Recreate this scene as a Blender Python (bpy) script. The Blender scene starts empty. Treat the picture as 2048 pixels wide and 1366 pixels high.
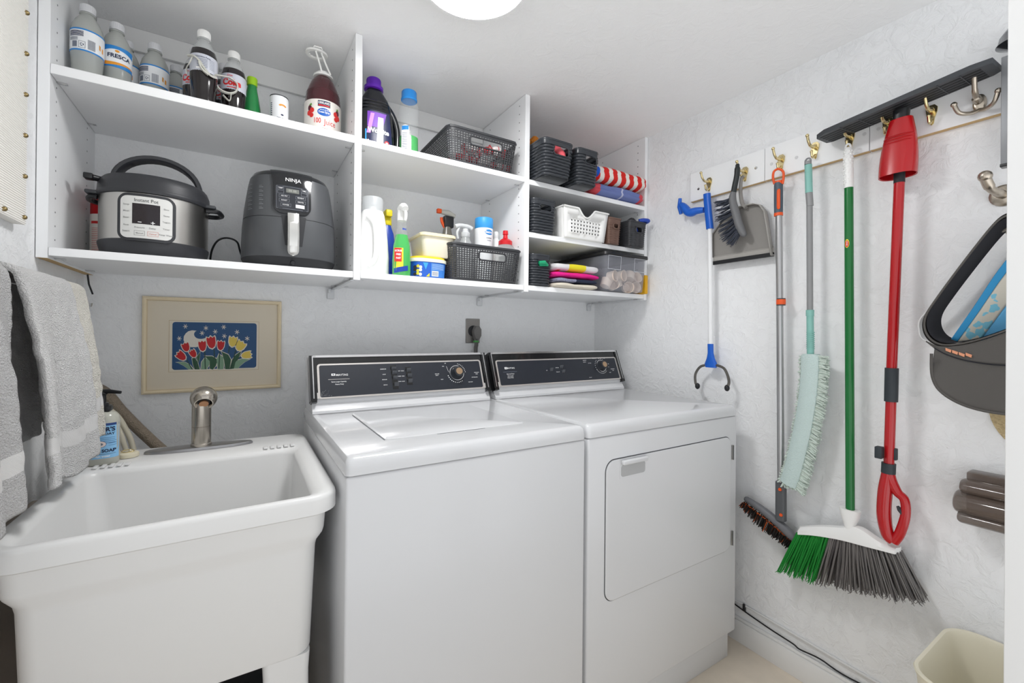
import bpy, bmesh, math, random
from mathutils import Vector, Matrix, noise
random.seed(7)
C = bpy.context.scene.collection
sc = bpy.context.scene

# ---------------------------------------------------------------- camera
F_PX, VH, YAW, ROLL, PITCH = 867.3, 664.92, .5558, -.0093, .0021
CAM = Vector((0, -1.72, 1.134))
_F = Vector((math.sin(YAW), math.cos(YAW), 0)); _R = Vector((math.cos(YAW), -math.sin(YAW), 0)); _U = Vector((0, 0, 1))
F2 = _F*math.cos(PITCH) + _U*math.sin(PITCH); U2 = _U*math.cos(PITCH) - _F*math.sin(PITCH)
R3 = _R*math.cos(ROLL) - U2*math.sin(ROLL); U3 = _R*math.sin(ROLL) + U2*math.cos(ROLL)
cd = bpy.data.cameras.new('camera'); cam = bpy.data.objects.new('camera', cd); C.objects.link(cam)
m = Matrix((R3, U3, -F2)).transposed().to_4x4(); m.translation = CAM
cam.matrix_world = m
cd.sensor_width = 36; cd.lens = F_PX/2048*36; cd.shift_y = -(683-VH)/2048; cd.clip_start = .02
sc.camera = cam

# ---------------------------------------------------------------- light
w = bpy.data.worlds.new('world'); sc.world = w; w.use_nodes = True
wn = w.node_tree; wb_ = wn.nodes['Background']     # fill light added from outside, strengthened from below to lift ceiling and shelf undersides
wb_.inputs[0].default_value = (.96, .978, 1, 1)
wt = wn.nodes.new('ShaderNodeTexCoord'); wx = wn.nodes.new('ShaderNodeSeparateXYZ'); wr = wn.nodes.new('ShaderNodeMapRange')
wr.inputs['From Min'].default_value = -.6; wr.inputs['From Max'].default_value = .5
wr.inputs['To Min'].default_value = 2.1; wr.inputs['To Max'].default_value = .55
wn.links.new(wt.outputs['Generated'], wx.inputs[0]); wn.links.new(wx.outputs['Z'], wr.inputs['Value']); wn.links.new(wr.outputs[0], wb_.inputs[1])
LAMP_STRENGTH = 52
sc.view_settings.view_transform = 'Standard'; sc.view_settings.look = 'None'
sc.view_settings.exposure = 0.05; sc.view_settings.gamma = 1; sc.view_settings.use_curve_mapping = False

def at(u, v, ax, val):                       # the point seen at a photo pixel on a plane x / y / z = val
    d = F2 + R3*((u-1024)/F_PX) + U3*((VH-v)/F_PX)
    return CAM + d*((val-CAM[ax])/d[ax])
def WX(u, v, x): return at(u, v, 0, x)
def WY(u, v, y): return at(u, v, 1, y)
def WZ(u, v, z): return at(u, v, 2, z)

# ---------------------------------------------------------------- materials
def lin(h):
    h = h.lstrip('#'); r = []
    for i in (0, 2, 4):
        c = int(h[i:i+2], 16)/255
        r.append(c/12.92 if c <= .04045 else ((c+.055)/1.055)**2.4)
    return (*r, 1)
_m = {}
def M(name, hx, rough=.5, metal=0, trans=0, clear=0, bump=None, emit=0, coat=0, mott=0, ior=1.45):
    if name in _m: return _m[name]
    mt = bpy.data.materials.new(name); mt.use_nodes = True; nt = mt.node_tree; b = nt.nodes['Principled BSDF']
    b.inputs['Base Color'].default_value = lin(hx); b.inputs['Roughness'].default_value = rough
    b.inputs['Metallic'].default_value = metal; b.inputs['Transmission Weight'].default_value = trans
    b.inputs['IOR'].default_value = ior; b.inputs['Coat Weight'].default_value = coat
    b.inputs['Coat Roughness'].default_value = .05
    if emit:
        b.inputs['Emission Color'].default_value = lin(hx); b.inputs['Emission Strength'].default_value = emit
    tc = nt.nodes.new('ShaderNodeTexCoord')
    if mott:                                  # slight mottling of the stuff itself
        n = nt.nodes.new('ShaderNodeTexNoise'); n.inputs['Scale'].default_value = mott; n.inputs['Detail'].default_value = 6
        nt.links.new(tc.outputs['Object'], n.inputs['Vector'])
        mx = nt.nodes.new('ShaderNodeMix'); mx.data_type = 'RGBA'
        c = lin(hx); mx.inputs[6].default_value = (c[0]*.86, c[1]*.86, c[2]*.86, 1); mx.inputs[7].default_value = (min(1, c[0]*1.1), min(1, c[1]*1.1), min(1, c[2]*1.1), 1)
        nt.links.new(n.outputs['Fac'], mx.inputs[0]); nt.links.new(mx.outputs[2], b.inputs['Base Color'])
    if bump:
        kind, scale, dist, strg = bump
        bp = nt.nodes.new('ShaderNodeBump'); bp.inputs['Distance'].default_value = dist; bp.inputs['Strength'].default_value = strg
        if kind == 'knock':
            n = nt.nodes.new('ShaderNodeTexNoise'); n.inputs['Scale'].default_value = scale; n.inputs['Detail'].default_value = 8; n.inputs['Roughness'].default_value = .62
            n.inputs['Distortion'].default_value = .8
            r = nt.nodes.new('ShaderNodeValToRGB'); r.color_ramp.elements[0].position = .44; r.color_ramp.elements[1].position = .62
            nt.links.new(tc.outputs['Object'], n.inputs['Vector']); nt.links.new(n.outputs['Fac'], r.inputs['Fac'])
            nt.links.new(r.outputs['Color'], bp.inputs['Height'])
        elif kind == 'wave':
            n = nt.nodes.new('ShaderNodeTexWave'); n.inputs['Scale'].default_value = scale; n.bands_direction = 'Z'
            nt.links.new(tc.outputs['Object'], n.inputs['Vector']); nt.links.new(n.outputs['Fac'], bp.inputs['Height'])
        elif kind == 'diag':
            n = nt.nodes.new('ShaderNodeTexWave'); n.inputs['Scale'].default_value = scale; n.bands_direction = 'DIAGONAL'
            nt.links.new(tc.outputs['Object'], n.inputs['Vector']); nt.links.new(n.outputs['Fac'], bp.inputs['Height'])
        elif kind == 'voro':
            n = nt.nodes.new('ShaderNodeTexVoronoi'); n.inputs['Scale'].default_value = scale
            nt.links.new(tc.outputs['Object'], n.inputs['Vector']); nt.links.new(n.outputs['Distance'], bp.inputs['Height'])
        else:
            n = nt.nodes.new('ShaderNodeTexNoise'); n.inputs['Scale'].default_value = scale; n.inputs['Detail'].default_value = 5
            nt.links.new(tc.outputs['Object'], n.inputs['Vector']); nt.links.new(n.outputs['Fac'], bp.inputs['Height'])
        nt.links.new(bp.outputs['Normal'], b.inputs['Normal'])
    if clear:                                  # thin clear plastic / glass: part of the light goes straight through
        tr = nt.nodes.new('ShaderNodeBsdfTransparent'); ms = nt.nodes.new('ShaderNodeMixShader'); ms.inputs[0].default_value = 1-clear
        out = nt.nodes['Material Output']
        nt.links.new(tr.outputs[0], ms.inputs[1]); nt.links.new(b.outputs[0], ms.inputs[2]); nt.links.new(ms.outputs[0], out.inputs[0])
    _m[name] = mt; return mt

WALL = M('wall_paint', 'f1f2f3', .75, bump=('knock', 30, .003, .5))
CEIL = M('ceiling_paint', 'f6f6f6', .8, bump=('knock', 22, .002, .3))
TRIM = M('trim_paint', 'e9e9e8', .4)
MEL = M('white_melamine', 'f2f3f4', .38)
RAWW = M('raw_particle_board', 'c9ab7c', .8, mott=150)
HOLE = M('pin_hole', '555555', .8)
FLOOR = M('floor_vinyl', 'e8dccb', .5, mott=14)
ENAM = M('white_enamel', 'd6d7d9', .16, coat=.35)
ENAM2 = M('white_enamel_side', 'dadbdd', .28)
BLK = M('black_plastic', '1c1d20', .35)
BLKM = M('black_matte', '26272a', .6)
DGREY = M('dark_grey_plastic', '3b3d41', .4)
MGREY = M('mid_grey_plastic', '77787b', .45)
CHROME = M('chrome', 'd9d9da', .18, 1)
STEEL = M('brushed_steel', 'c4c2be', .3, 1)
NICK = M('brushed_nickel', 'b8aea0', .28, 1)
BRASS = M('brass', 'dccb9c', .2, 1)
WPL = M('white_plastic', 'f0f0ee', .35)
TUBW = M('utility_white_plastic', 'e5e5e4', .32)
RED = M('red_plastic', 'c8101c', .28, coat=.3)
BLUE = M('blue_plastic', '1c5fc4', .35)
WHT = M('white_ink', 'f4f4f4', .6)
INK = M('navy_ink', '1c2a4c', .6)

# ---------------------------------------------------------------- mesh building
_tx = {}
def textmesh(s, bold=0):
    k = (s, bold)
    if k not in _tx:
        cu = bpy.data.curves.new('t', 'FONT'); cu.body = s; cu.size = 1; cu.align_x = 'CENTER'; cu.align_y = 'CENTER'; cu.offset = bold; cu.resolution_u = 3
        o = bpy.data.objects.new('t', cu); C.objects.link(o)
        dg = bpy.context.evaluated_depsgraph_get(); me = bpy.data.meshes.new_from_object(o.evaluated_get(dg))
        _tx[k] = ([tuple(v.co[:2]) for v in me.vertices], [tuple(p.vertices) for p in me.polygons])
        bpy.data.objects.remove(o); bpy.data.curves.remove(cu); bpy.data.meshes.remove(me)
    return _tx[k]

def rr(x0, x1, y0, y1, r, z, n=6):
    r = min(r, (x1-x0)/2-1e-4, (y1-y0)/2-1e-4); p = []
    for cx, cy, a0 in ((x1-r, y1-r, 0), (x0+r, y1-r, 90), (x0+r, y0+r, 180), (x1-r, y0+r, 270)):
        for i in range(n+1):
            a = math.radians(a0+90*i/n); p.append((cx+r*math.cos(a), cy+r*math.sin(a), z))
    return p
def squircle(cx, cy, hw, hd, z, e=3, n=48):
    p = []
    for i in range(n):
        a = 2*math.pi*i/n; c, s = math.cos(a), math.sin(a)
        p.append((cx+hw*math.copysign(abs(c)**(2/e), c), cy+hd*math.copysign(abs(s)**(2/e), s), z))
    return p

class MB:
    def __init__(s): s.v = []; s.f = []; s.m = []; s.mats = []
    def mi(s, mt):
        if mt not in s.mats: s.mats.append(mt)
        return s.mats.index(mt)
    def add(s, vs, fs, mt):
        o = len(s.v); s.v += [tuple(v) for v in vs]; i = s.mi(mt)
        for f in fs: s.f.append(tuple(a+o for a in f)); s.m.append(i)
        return s
    def box(s, a, b, mt, bev=0, seg=2):
        x0, y0, z0 = [min(a[i], b[i]) for i in range(3)]; x1, y1, z1 = [max(a[i], b[i]) for i in range(3)]
        bm = bmesh.new(); bmesh.ops.create_cube(bm, size=1)
        for v in bm.verts: v.co = ((x0+x1)/2+v.co.x*(x1-x0), (y0+y1)/2+v.co.y*(y1-y0), (z0+z1)/2+v.co.z*(z1-z0))
        if bev: bmesh.ops.bevel(bm, geom=bm.edges[:], offset=bev, segments=seg, profile=.5, affect='EDGES')
        bm.verts.ensure_lookup_table(); bm.verts.index_update()
        s.add([v.co[:] for v in bm.verts], [[v.index for v in f.verts] for f in bm.faces], mt); bm.free(); return s
    def loft(s, rings, mt, cap0=True, cap1=True, mats=None):
        n = len(rings[0]); vs = [p for r in rings for p in r]; fs = []
        for k in range(len(rings)-1):
            q = [(k*n+i, k*n+(i+1) % n, (k+1)*n+(i+1) % n, (k+1)*n+i) for i in range(n)]
            fs += q
        o = len(s.v); s.add(vs, fs, mt)
        if mats:
            base = len(s.f)-len(fs)
            for k, mm in enumerate(mats):
                j = s.mi(mm)
                for i in range(n): s.m[base+k*n+i] = j
        if cap0: s.f.append(tuple(o+i for i in reversed(range(n)))); s.m.append(s.mi(mats[0] if mats else mt))
        if cap1: s.f.append(tuple(o+(len(rings)-1)*n+i for i in range(n))); s.m.append(s.mi(mats[-1] if mats else mt))
        return s
    def lathe(s, prof, c, mt, seg=32, axis='z', mats=None, sx=1, sy=1):
        rings = []
        for r, h in prof:
            ring = []
            for i in range(seg):
                a = 2*math.pi*i/seg; p, q = r*math.cos(a)*sx, r*math.sin(a)*sy
                ring.append({'z': (c[0]+p, c[1]+q, c[2]+h), 'y': (c[0]+p, c[1]-h, c[2]+q), 'x': (c[0]-h, c[1]+p, c[2]+q)}[axis])
            rings.append(ring)
        return s.loft(rings, mt, prof[0][0] > 1e-5, prof[-1][0] > 1e-5, mats)
    def tube(s, path, r, mt, seg=10, caps=True, flat=1):
        P = [Vector(p) for p in path]; n = len(P); rs = r if isinstance(r, (list, tuple)) else [r]*n
        rings = []; up = None
        for i in range(n):
            t = (P[min(i+1, n-1)]-P[max(i-1, 0)]).normalized()
            if up is None:
                a = Vector((0, 0, 1)) if abs(t.z) < .9 else Vector((1, 0, 0)); up = (a-t*a.dot(t)).normalized()
            else: up = (up-t*up.dot(t)).normalized()
            sd = t.cross(up)
            rings.append([P[i]+up*rs[i]*flat*math.cos(2*math.pi*k/seg)+sd*rs[i]*math.sin(2*math.pi*k/seg) for k in range(seg)])
        return s.loft(rings, mt, caps, caps)
    def cyl(s, a, b, r, mt, seg=20, r2=None): return s.tube([a, b], [r, r if r2 is None else r2], mt, seg)
    def sph(s, c, r, mt, sx=1, sy=1, sz=1, n=14):
        prof = [(r*math.sin(math.pi*k/n), -r*math.cos(math.pi*k/n)*sz) for k in range(n+1)]
        prof[0] = (1e-5, prof[0][1]); prof[-1] = (1e-5, prof[-1][1])
        return s.lathe(prof, c, mt, 2*n, sx=sx, sy=sy)
    def grid(s, fn, nu, nv, mt, cu=False, skip=None, matfn=None):
        vs = [fn(i/nu, j/nv) for j in range(nv+1) for i in range(nu if cu else nu+1)]; W = nu if cu else nu+1
        o = len(s.v); s.v += [tuple(v) for v in vs]
        for j in range(nv):
            for i in range(nu):
                if skip and skip((i+.5)/nu, (j+.5)/nv): continue
                a, b = j*W+i, j*W+(i+1) % W
                s.f.append((o+a, o+b, o+b+W, o+a+W)); s.m.append(s.mi(matfn((i+.5)/nu, (j+.5)/nv) if matfn else mt))
        return s
    def prism(s, poly, fn, d0, d1, mt):           # poly 2-D, fn(a, b, d) -> point
        n = len(poly); vs = [fn(a, b, d0) for a, b in poly]+[fn(a, b, d1) for a, b in poly]
        fs = [tuple(range(n)), tuple(reversed(range(n, 2*n)))]+[(i, (i+1) % n, n+(i+1) % n, n+i) for i in range(n)]
        return s.add(vs, fs, mt)
    # flat marks carried onto a surface by a mapper (s, h) -> point
    def text(s, t, size, c, mp, mt, bold=0, sx=1, rot=0):
        vs, fs = textmesh(t, bold); cr, sr = math.cos(rot), math.sin(rot)
        return s.add([mp(c[0]+(x*cr*sx-y*sr)*size, c[1]+(x*sr*sx+y*cr)*size) for x, y in vs], fs, mt)
    def rect(s, x0, y0, x1, y1, mp, mt, n=8):
        return s.grid(lambda a, b: mp(x0+(x1-x0)*a, y0+(y1-y0)*b), n, 2, mt)
    def poly(s, pts, mp, mt): return s.add([mp(*p) for p in pts], [tuple(range(len(pts)))], mt)
    def disc(s, c, rx, ry, mp, mt, n=20):
        vs = [mp(*c)]+[mp(c[0]+rx*k/2*math.cos(2*math.pi*i/n), c[1]+ry*k/2*math.sin(2*math.pi*i/n)) for k in (1, 2) for i in range(n)]
        fs = [(0, 1+i, 1+(i+1) % n) for i in range(n)]+[(1+i, 1+n+i, 1+n+(i+1) % n, 1+(i+1) % n) for i in range(n)]
        return s.add(vs, fs, mt)
    def frame(s, x0, y0, x1, y1, w, mp, mt):
        for a in ((x0, y0, x1, y0+w), (x0, y1-w, x1, y1), (x0, y0+w, x0+w, y1-w), (x1-w, y0+w, x1, y1-w)): s.rect(*a, mp, mt, 4)
        return s
    def build(s, name, parent=None, ang=38, solid=0, sub=0, loc=None, kind=None, label=None):
        off = Vector((0, 0, 0))
        if parent is not None:
            p = parent
            while p: off += p.location; p = p.parent
        elif loc is not None: off = Vector(loc)
        me = bpy.data.meshes.new(name); me.from_pydata([(Vector(v)-off)[:] for v in s.v], [], s.f)
        for mt in s.mats: me.materials.append(mt)
        me.polygons.foreach_set('material_index', s.m); me.polygons.foreach_set('use_smooth', [True]*len(s.f)); me.update()
        bm = bmesh.new(); bm.from_mesh(me)
        if solid: bmesh.ops.remove_doubles(bm, verts=bm.verts, dist=2e-5)
        bmesh.ops.recalc_face_normals(bm, faces=bm.faces); bm.to_mesh(me); bm.free()
        me.set_sharp_from_angle(angle=math.radians(ang))
        o = bpy.data.objects.new(name, me); C.objects.link(o)
        if parent is not None: o.parent = parent
        else: o.location = off
        if solid:
            q = o.modifiers.new('thickness', 'SOLIDIFY'); q.thickness = solid; q.offset = 0
        if sub:
            q = o.modifiers.new('smooth', 'SUBSURF'); q.levels = sub; q.render_levels = sub
        if kind: o['kind'] = kind
        if label: o['label'] = label
        return o

def thing(name, label, cat, loc, group=None):
    o = bpy.data.objects.new(name, None); C.objects.link(o); o.location = loc; o.empty_display_size = .02
    o['label'] = label; o['category'] = cat
    if group: o['group'] = group
    return o
def tag(o, label, cat, group=None):
    o['label'] = label; o['category'] = cat
    if group: o['group'] = group
    return o
def struct(name, mb, parent=None, **k):
    o = mb.build(name, parent, **k); o['kind'] = 'structure'; return o
def dup(root, loc, label, group=None):
    r = root.copy(); C.objects.link(r); r.location = loc; r['label'] = label
    if group: r['group'] = group
    for ch in list(root.children):
        c = ch.copy(); C.objects.link(c); c.parent = r
        for g in ch.children:
            d = g.copy(); C.objects.link(d); d.parent = c
    return r
def cmap(cx, cy, R, z0, e=.0006, a0=0):           # wraps marks round an upright cylinder, centre facing -Y turned by a0
    def f(s, h): a = a0+s/R; return (cx+(R+e)*math.sin(a), cy-(R+e)*math.cos(a), z0+h)
    return f
def fmap(x0, y, z0): return lambda s, h: (x0+s, y, z0+h)     # marks on a plane facing -Y
def radii(n, keys):                               # n radii eased through a few key ones
    out = []
    for i in range(n):
        t = i/(n-1)*(len(keys)-1); k = min(int(t), len(keys)-2); f = t-k; f = f*f*(3-2*f); out.append(keys[k]*(1-f)+keys[k+1]*f)
    return out
def bez(pts, n=8):                                 # smooth path through points
    P = [Vector(p) for p in pts]; out = []
    for i in range(len(P)-1):
        p0, p1, p2, p3 = P[max(i-1, 0)], P[i], P[i+1], P[min(i+2, len(P)-1)]
        for k in range(n):
            t = k/n; out.append(.5*((2*p1)+(p2-p0)*t+(2*p0-5*p1+4*p2-p3)*t*t+(3*p1-p0-3*p2+p3)*t**3))
    return out+[P[-1]]

# ================================================================ THE ROOM
XL, XR, YB, ZC = -.392, 1.581, 0, 2.0415
YF = -1.602
struct('floor', MB().box((XL-.1, -2.3, -.05), (XR+.1, .1, 0), FLOOR))
struct('ceiling', MB().box((XL-.1, -1.72, ZC), (XR+.1, .1, ZC+.06), CEIL))
struct('wall_back', MB().box((XL-.1, 0, 0), (XR+.1, .1, ZC), WALL))
struct('wall_left', MB().box((XL-.1, -1.35, 0), (XL, 0, ZC), WALL))
struct('wall_right', MB().box((XR, -2.3, 0), (XR+.1, 0, ZC), WALL))
struct('wall_front', MB().box((.735, -1.70, 0), (.80, YF, ZC), WALL))
struct('trim_1', MB().box((.72, -1.715, 0), (.735, YF+.002, ZC), TRIM, .002))
b = MB().box((XR-.014, -2.29, 0), (XR, -.001, .078), TRIM, .001)
b.box((XR-.010, -2.29, .078), (XR, -.001, .089), TRIM, .003)
struct('baseboard_right', b)
struct('trim_2', MB().box((-.368, -.014, 1.974), (.281, -.0005, ZC-.0005), TRIM, .002))
struct('trim_3', MB().box((.3045, -.014, 1.974), (.900, -.0005, ZC-.0005), TRIM, .002))

# ceiling lamp
lc = (.475, -.764)
t = thing('ceiling_light', 'round white glowing ceiling light flush on the ceiling', 'ceiling light', (*lc, ZC-.001))
MB().lathe([(.142, 0), (.142, -.036), (.139, -.0425), (.131, -.0425), (.131, -.03)], (*lc, ZC-.001), M('lamp_rim', 'f2f2f2', .4), 64).build('rim', t)
dm = M('lamp_diffuser', 'ffffff', .5, emit=LAMP_STRENGTH)
MB().lathe([(.1305, -.03), (.1305, -.0405), (.1, -.0425), (1e-5, -.0435)], (*lc, ZC-.001), dm, 64).build('diffuser', t)

# ================================================================ SHELVING
YS = -.351
SB, SU = 1.3174, 1.729
sh = thing('shelving_unit', 'white wall-hung open shelving unit with three bays under the ceiling', 'shelves', (.6, -.17, 1.2926))
UPS = ((-.3905, -.371), (.2829, .3037), (.9014, .9223), (1.5594, 1.5785))
for i, (a, bb) in enumerate(UPS):
    p = MB().box((a, YS, 1.2926), (bb, -.0005, ZC-.001), MEL, .0007, 1)
    p.box((a+.0008, YS+.001, 1.2923), (bb-.0008, -.001, 1.293), RAWW if i == 0 else MEL)
    for face, sgn in ((a, -1), (bb, 1)):
        if (i == 0 and sgn < 0) or (i == 3 and sgn > 0): continue
        for yy in (YS+.042, -.075):
            for k in range(22):
                z = 1.34+.032*k
                p.lathe([(.0024, 0), (.0024, .0004)], (face+sgn*.0001, yy, z), HOLE, 6, axis='x' if sgn < 0 else 'x')
    p.build('side_panel', sh)
def shelf(x0, x1, ztop, th=.019):
    s = MB().box((x0+.0006, YS, ztop-th), (x1-.0006, -.0006, ztop), MEL, .0008, 1).build('shelf', sh)
    pn = MB()
    for xx, sg in ((x0+.0008, 1), (x1-.0008, -1)):
        for yy in (YS+.042, -.075):
            pn.box((xx, yy-.004, ztop-th-.0035), (xx+sg*.018, yy+.004, ztop-th-.0002), CHROME, .0008, 1)
    pn.build('shelf_pin', s)
for x0, x1, zs in ((-.371, .2829, (SB, SU)), (.3037, .9014, (SB, SU-.003)), (.9223, 1.5594, (SB, 1.5208, 1.7214))):
    for z in zs: shelf(x0, x1, z, .019 if z != SU else .0225)
BR = M('clear_bracket_plastic', 'd8dadc', .4)
for x in (.29, .909, 1.552):
    p = MB().box((x-.013, -.34, 1.2895), (x-.003, -.002, 1.2922), BR, .0008, 1)
    p.box((x-.028, -.012, 1.255), (x-.003, -.001, 1.2895), BR, .003)
    p.box((x-.026, -.03, 1.276), (x-.018, -.002, 1.2895), BR, .001)
    p.build('bracket', sh)

# ================================================================ BOTTLES ON THE TOP SHELF
GREYLQ = M('pale_soda', 'b9bcb7', .12, clear=.25, coat=.4)
CAPW = M('grey_white_cap', 'd4d5d8', .45)
COLA = M('dark_soda', '1a1416', .08, coat=.5)
CLRP = M('clear_plastic', 'd4d8d8', .08, clear=.62)
LBB, LBW, LBO = M('label_blue', '2d86cf', .45), M('label_white', 'eef0f2', .45), M('label_orange', 'e79a2e', .45)
SILV = M('label_silver', 'c9ccd6', .4)
LRED = M('label_red', 'd92b2b', .45)

def bottle_profile(r, h):
    return [(r*.70, 0), (r*.93, h*.012), (r*.97, h*.05), (r*.9, h*.18), (r*.97, h*.33), (r*.985, h*.36), (r, h*.39), (r, h*.64), (r*.985, h*.67),
            (r*.89, h*.74), (r*.7, h*.81), (r*.47, h*.865), (r*.43, h*.88), (r*.5, h*.885), (r*.5, h*.895), (r*.4, h*.90), (r*.4, h*.93)]
def marks_back(lb, mp, r, h):                      # the ingredient side of the soda label: print, bar code, recycling box
    z0, z1 = h*.385, h*.65; H = z1-z0
    for k in range(5): lb.rect(-r*1.2, z1-H*.16-k*H*.05, -r*.2, z1-H*.13-k*H*.05, mp, INK)
    for k in range(3): lb.rect(-r*1.2, z0+H*(.45+k*.05), -r*.55, z0+H*(.47+k*.05), mp, INK)
    lb.rect(-r*.95, z0+H*.14, -r*.6, z0+H*.4, mp, M('print_grey', '767d8c', .6))
    lb.frame(-r*.5, z0+H*.12, -r*.1, z0+H*.42, .0006, mp, INK)
    for k in range(3):
        a = k*2.094+1.57
        lb.poly([(-r*.3+math.cos(a+q)*rr_, z0+H*.27+math.sin(a+q)*rr_) for q, rr_ in ((0, .0038), (.8, .0038), (1.5, .0036), (1.5, .0022), (.8, .0022), (0, .0022))], mp, INK)
    for k in range(10): lb.rect(r*.05+k*r*.045, z0+H*.12, r*.05+k*r*.045+.0006, z0+H*.55, mp, INK, 1)
def soda(px, py, r, h, z, face, label, group, a0=0, cap=CAPW):
    t = thing('soda_bottle', label, 'bottle', (px, py, z), group)
    clear = face in ('fresca', 'back', 'none')
    prof = bottle_profile(r, h)
    if clear: MB().lathe(prof, (px, py, z), GREYLQ, 32).build('bottle_body', t)
    else:
        k = 9
        MB().lathe(prof, (px, py, z), COLA, 32, mats=[COLA]*9+[CLRP]*(len(prof)-10)).build('bottle_body', t)
    c = MB().lathe([(r*.4, h*.905), (r*.47, h*.907), (r*.49, h*.915), (r*.47, h*.92), (r*.48, h*.925), (r*.47, h*.99), (r*.43, h), (1e-5, h)], (px, py, z), cap, 32)
    for q in range(24):
        a = q*math.pi/12
        c.box((px+math.cos(a)*r*.475-.0004, py+math.sin(a)*r*.475-.0004, z+h*.93), (px+math.cos(a)*r*.475+.0004, py+math.sin(a)*r*.475+.0004, z+h*.985), cap)
    c.build('cap', t)
    if face == 'none': return t
    lb = MB()
    e = r*1.006
    if face in ('fresca', 'back'):
        z0, z1 = h*.385, h*.65
        lb.lathe([(e, z0), (e, z0+h*.018), (e, z1-h*.018), (e, z1)], (px, py, z), LBW, 48, mats=[LBB, LBW, LBB])
        mp = cmap(px, py, e, z, .0004, a0)
        if face == 'back':
            marks_back(lb, mp, r, h)
            lb.poly([(r*.75, h*.47), (r*1.1, h*.44), (r*1.1, h*.50), (r*.75, h*.53)], mp, LBO)
        else:
            H = z1-z0
            n = 14
            for i in range(n):                       # wavy blue border, orange sweep
                s0, s1 = -r*1.25+2.5*r*i/n, -r*1.25+2.5*r*(i+1)/n
                up = lambda s: H*(.15+.13*abs(s/r)**1.6); lo = lambda s: H*(.12+.05*math.sin(s/r*2)); oc = lambda s: H*(.12-.06*s/r)
                lb.poly([(s0, z1-up(s0)), (s1, z1-up(s1)), (s1, z1), (s0, z1)], mp, LBB)
                lb.poly([(s0, z0), (s1, z0), (s1, z0+lo(s1)), (s0, z0+lo(s0))], mp, LBB)
                lb.poly([(s0, z0+lo(s0)), (s1, z0+lo(s1)), (s1, z0+lo(s1)+oc(s1)), (s0, z0+lo(s0)+oc(s0))], mp, LBO)
            mp2 = cmap(px, py, e, z, .0007, a0)
            lb.text('FRESCA', .0138, (r*.12, z0+H*.52), mp2, INK, .03)
            lb.disc((0, z0+H*.76), .0045, .003, mp2, LBO)
    else:
        z0, z1 = h*.455, h*.66
        lb.lathe([(e*.985, z0-.002), (e, z0+h*.01), (e, z1-.004), (e*.985, z1)], (px, py, z), SILV, 48)
        mp = cmap(px, py, e, z, .0005, a0)
        if face == 'cola_back':
            lb.text('Nutrition Facts', .0055, (-.006, z1-.009), mp, INK, .01)
            for q in range(6): lb.rect(-.02, z1-.015-q*.004, .004, z1-.0142-q*.004, mp, INK)
            for q in range(7): lb.rect(.008, z1-.012-q*.004, .022, z1-.0112-q*.004, mp, M('print_grey', '767d8c', .6))
            lb.rect(-.022, z0+.004, -.004, z0+.009, mp, WHT)
        else:
            lb.text('Diet', .0075, (-.004, z1-.007), mp, LRED, .01)
            lb.text('Coke', .024, (0, (z0+z1)/2-.004), mp, LRED, .05, sx=.9)
            lb.rect(-.012, z0+.004, .014, z0+.0065, mp, LRED)
    lb.build('label', t)
    return t
G = 'soda bottles on the top left shelf'
soda(-.333, -.25, .031, .204, SU, 'back', 'leftmost pale soda bottle, blue edged label turned to its small print and barcode', G, a0=.2)
soda(-.287, -.205, .031, .205, SU, 'fresca', 'pale soda bottle whose front label shows big navy letters over an orange sweep', G, a0=.22)
p = WY(254, 80, -.13); soda(p.x, -.13, .030, .205, SU, 'back', 'pale soda bottle half hidden right behind the navy lettered front label bottle', G, a0=-.5)
soda(-.216, -.155, .0325, .205, SU, 'back', 'pale soda bottle with small print label, standing between navy lettered bottle and capped short one', G, a0=-.1)
p = WY(352, 150, -.06); soda(p.x, -.06, .030, .205, SU, 'back', 'rearmost pale soda bottle, sunk low behind shelf edge left of dark bottles', G, a0=.6)
p = WY(391, 160, -.175); soda(p.x, -.175, .030, .215, SU, 'coke', 'dark soda bottle mostly hidden left behind the tall dark bottle', G, a0=-.35)
soda(-.097, -.262, .0315, .223, SU, 'cola_back', 'tall dark soda bottle at shelf front with nutrition label and plastic ring over it', G, a0=.2, cap=WPL)
p = WY(448, 125, -.115); soda(p.x, -.115, .029, .223, SU, 'coke', 'dark soda bottle peeking out behind and between the two front dark bottles', G)
soda(-.029, -.20, .0315, .223, SU, 'coke', 'dark soda bottle with big red script label, beside the green bottle', G, a0=-.15, cap=WPL)
# plastic carrier rings lying over the two dark bottles
RING = M('carrier_ring_plastic', 'dcdbd2', .3, clear=.12)
cr = MB()
def WL(u, v, y): return WY(u, v, y)
def band(pts, r): cr.tube(bez(pts, 6), r, RING, 6, flat=.5)
band([WL(377, 112, -.283), WL(388, 112, -.296), WL(398, 120, -.299), WL(406, 132, -.299), WL(420, 150, -.295), WL(432, 155, -.285)], .0055)
band([WL(385, 114, -.294), WL(380, 124, -.296), WL(373, 136, -.275), WL(374, 148, -.27)], .003)
band([WL(398, 124, -.299), WL(404, 138, -.300), WL(417, 150, -.297)], .006)
band([WL(432, 150, -.285), WL(446, 152, -.262), WL(460, 156, -.242), WL(474, 168, -.238), WL(473, 182, -.24), WL(462, 187, -.243), WL(448, 184, -.247), WL(436, 176, -.25), WL(430, 164, -.262), WL(426, 152, -.282)], .0048)
band([WL(462, 187, -.244), WL(461, 198, -.246), WL(457, 201, -.247), WL(446, 190, -.249)], .003)
tag(cr.build('carrier_rings', loc=(-.06, -.27, 1.78)), 'stretched pale plastic six-pack ring draped over two dark bottles', 'plastic ring')

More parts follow.
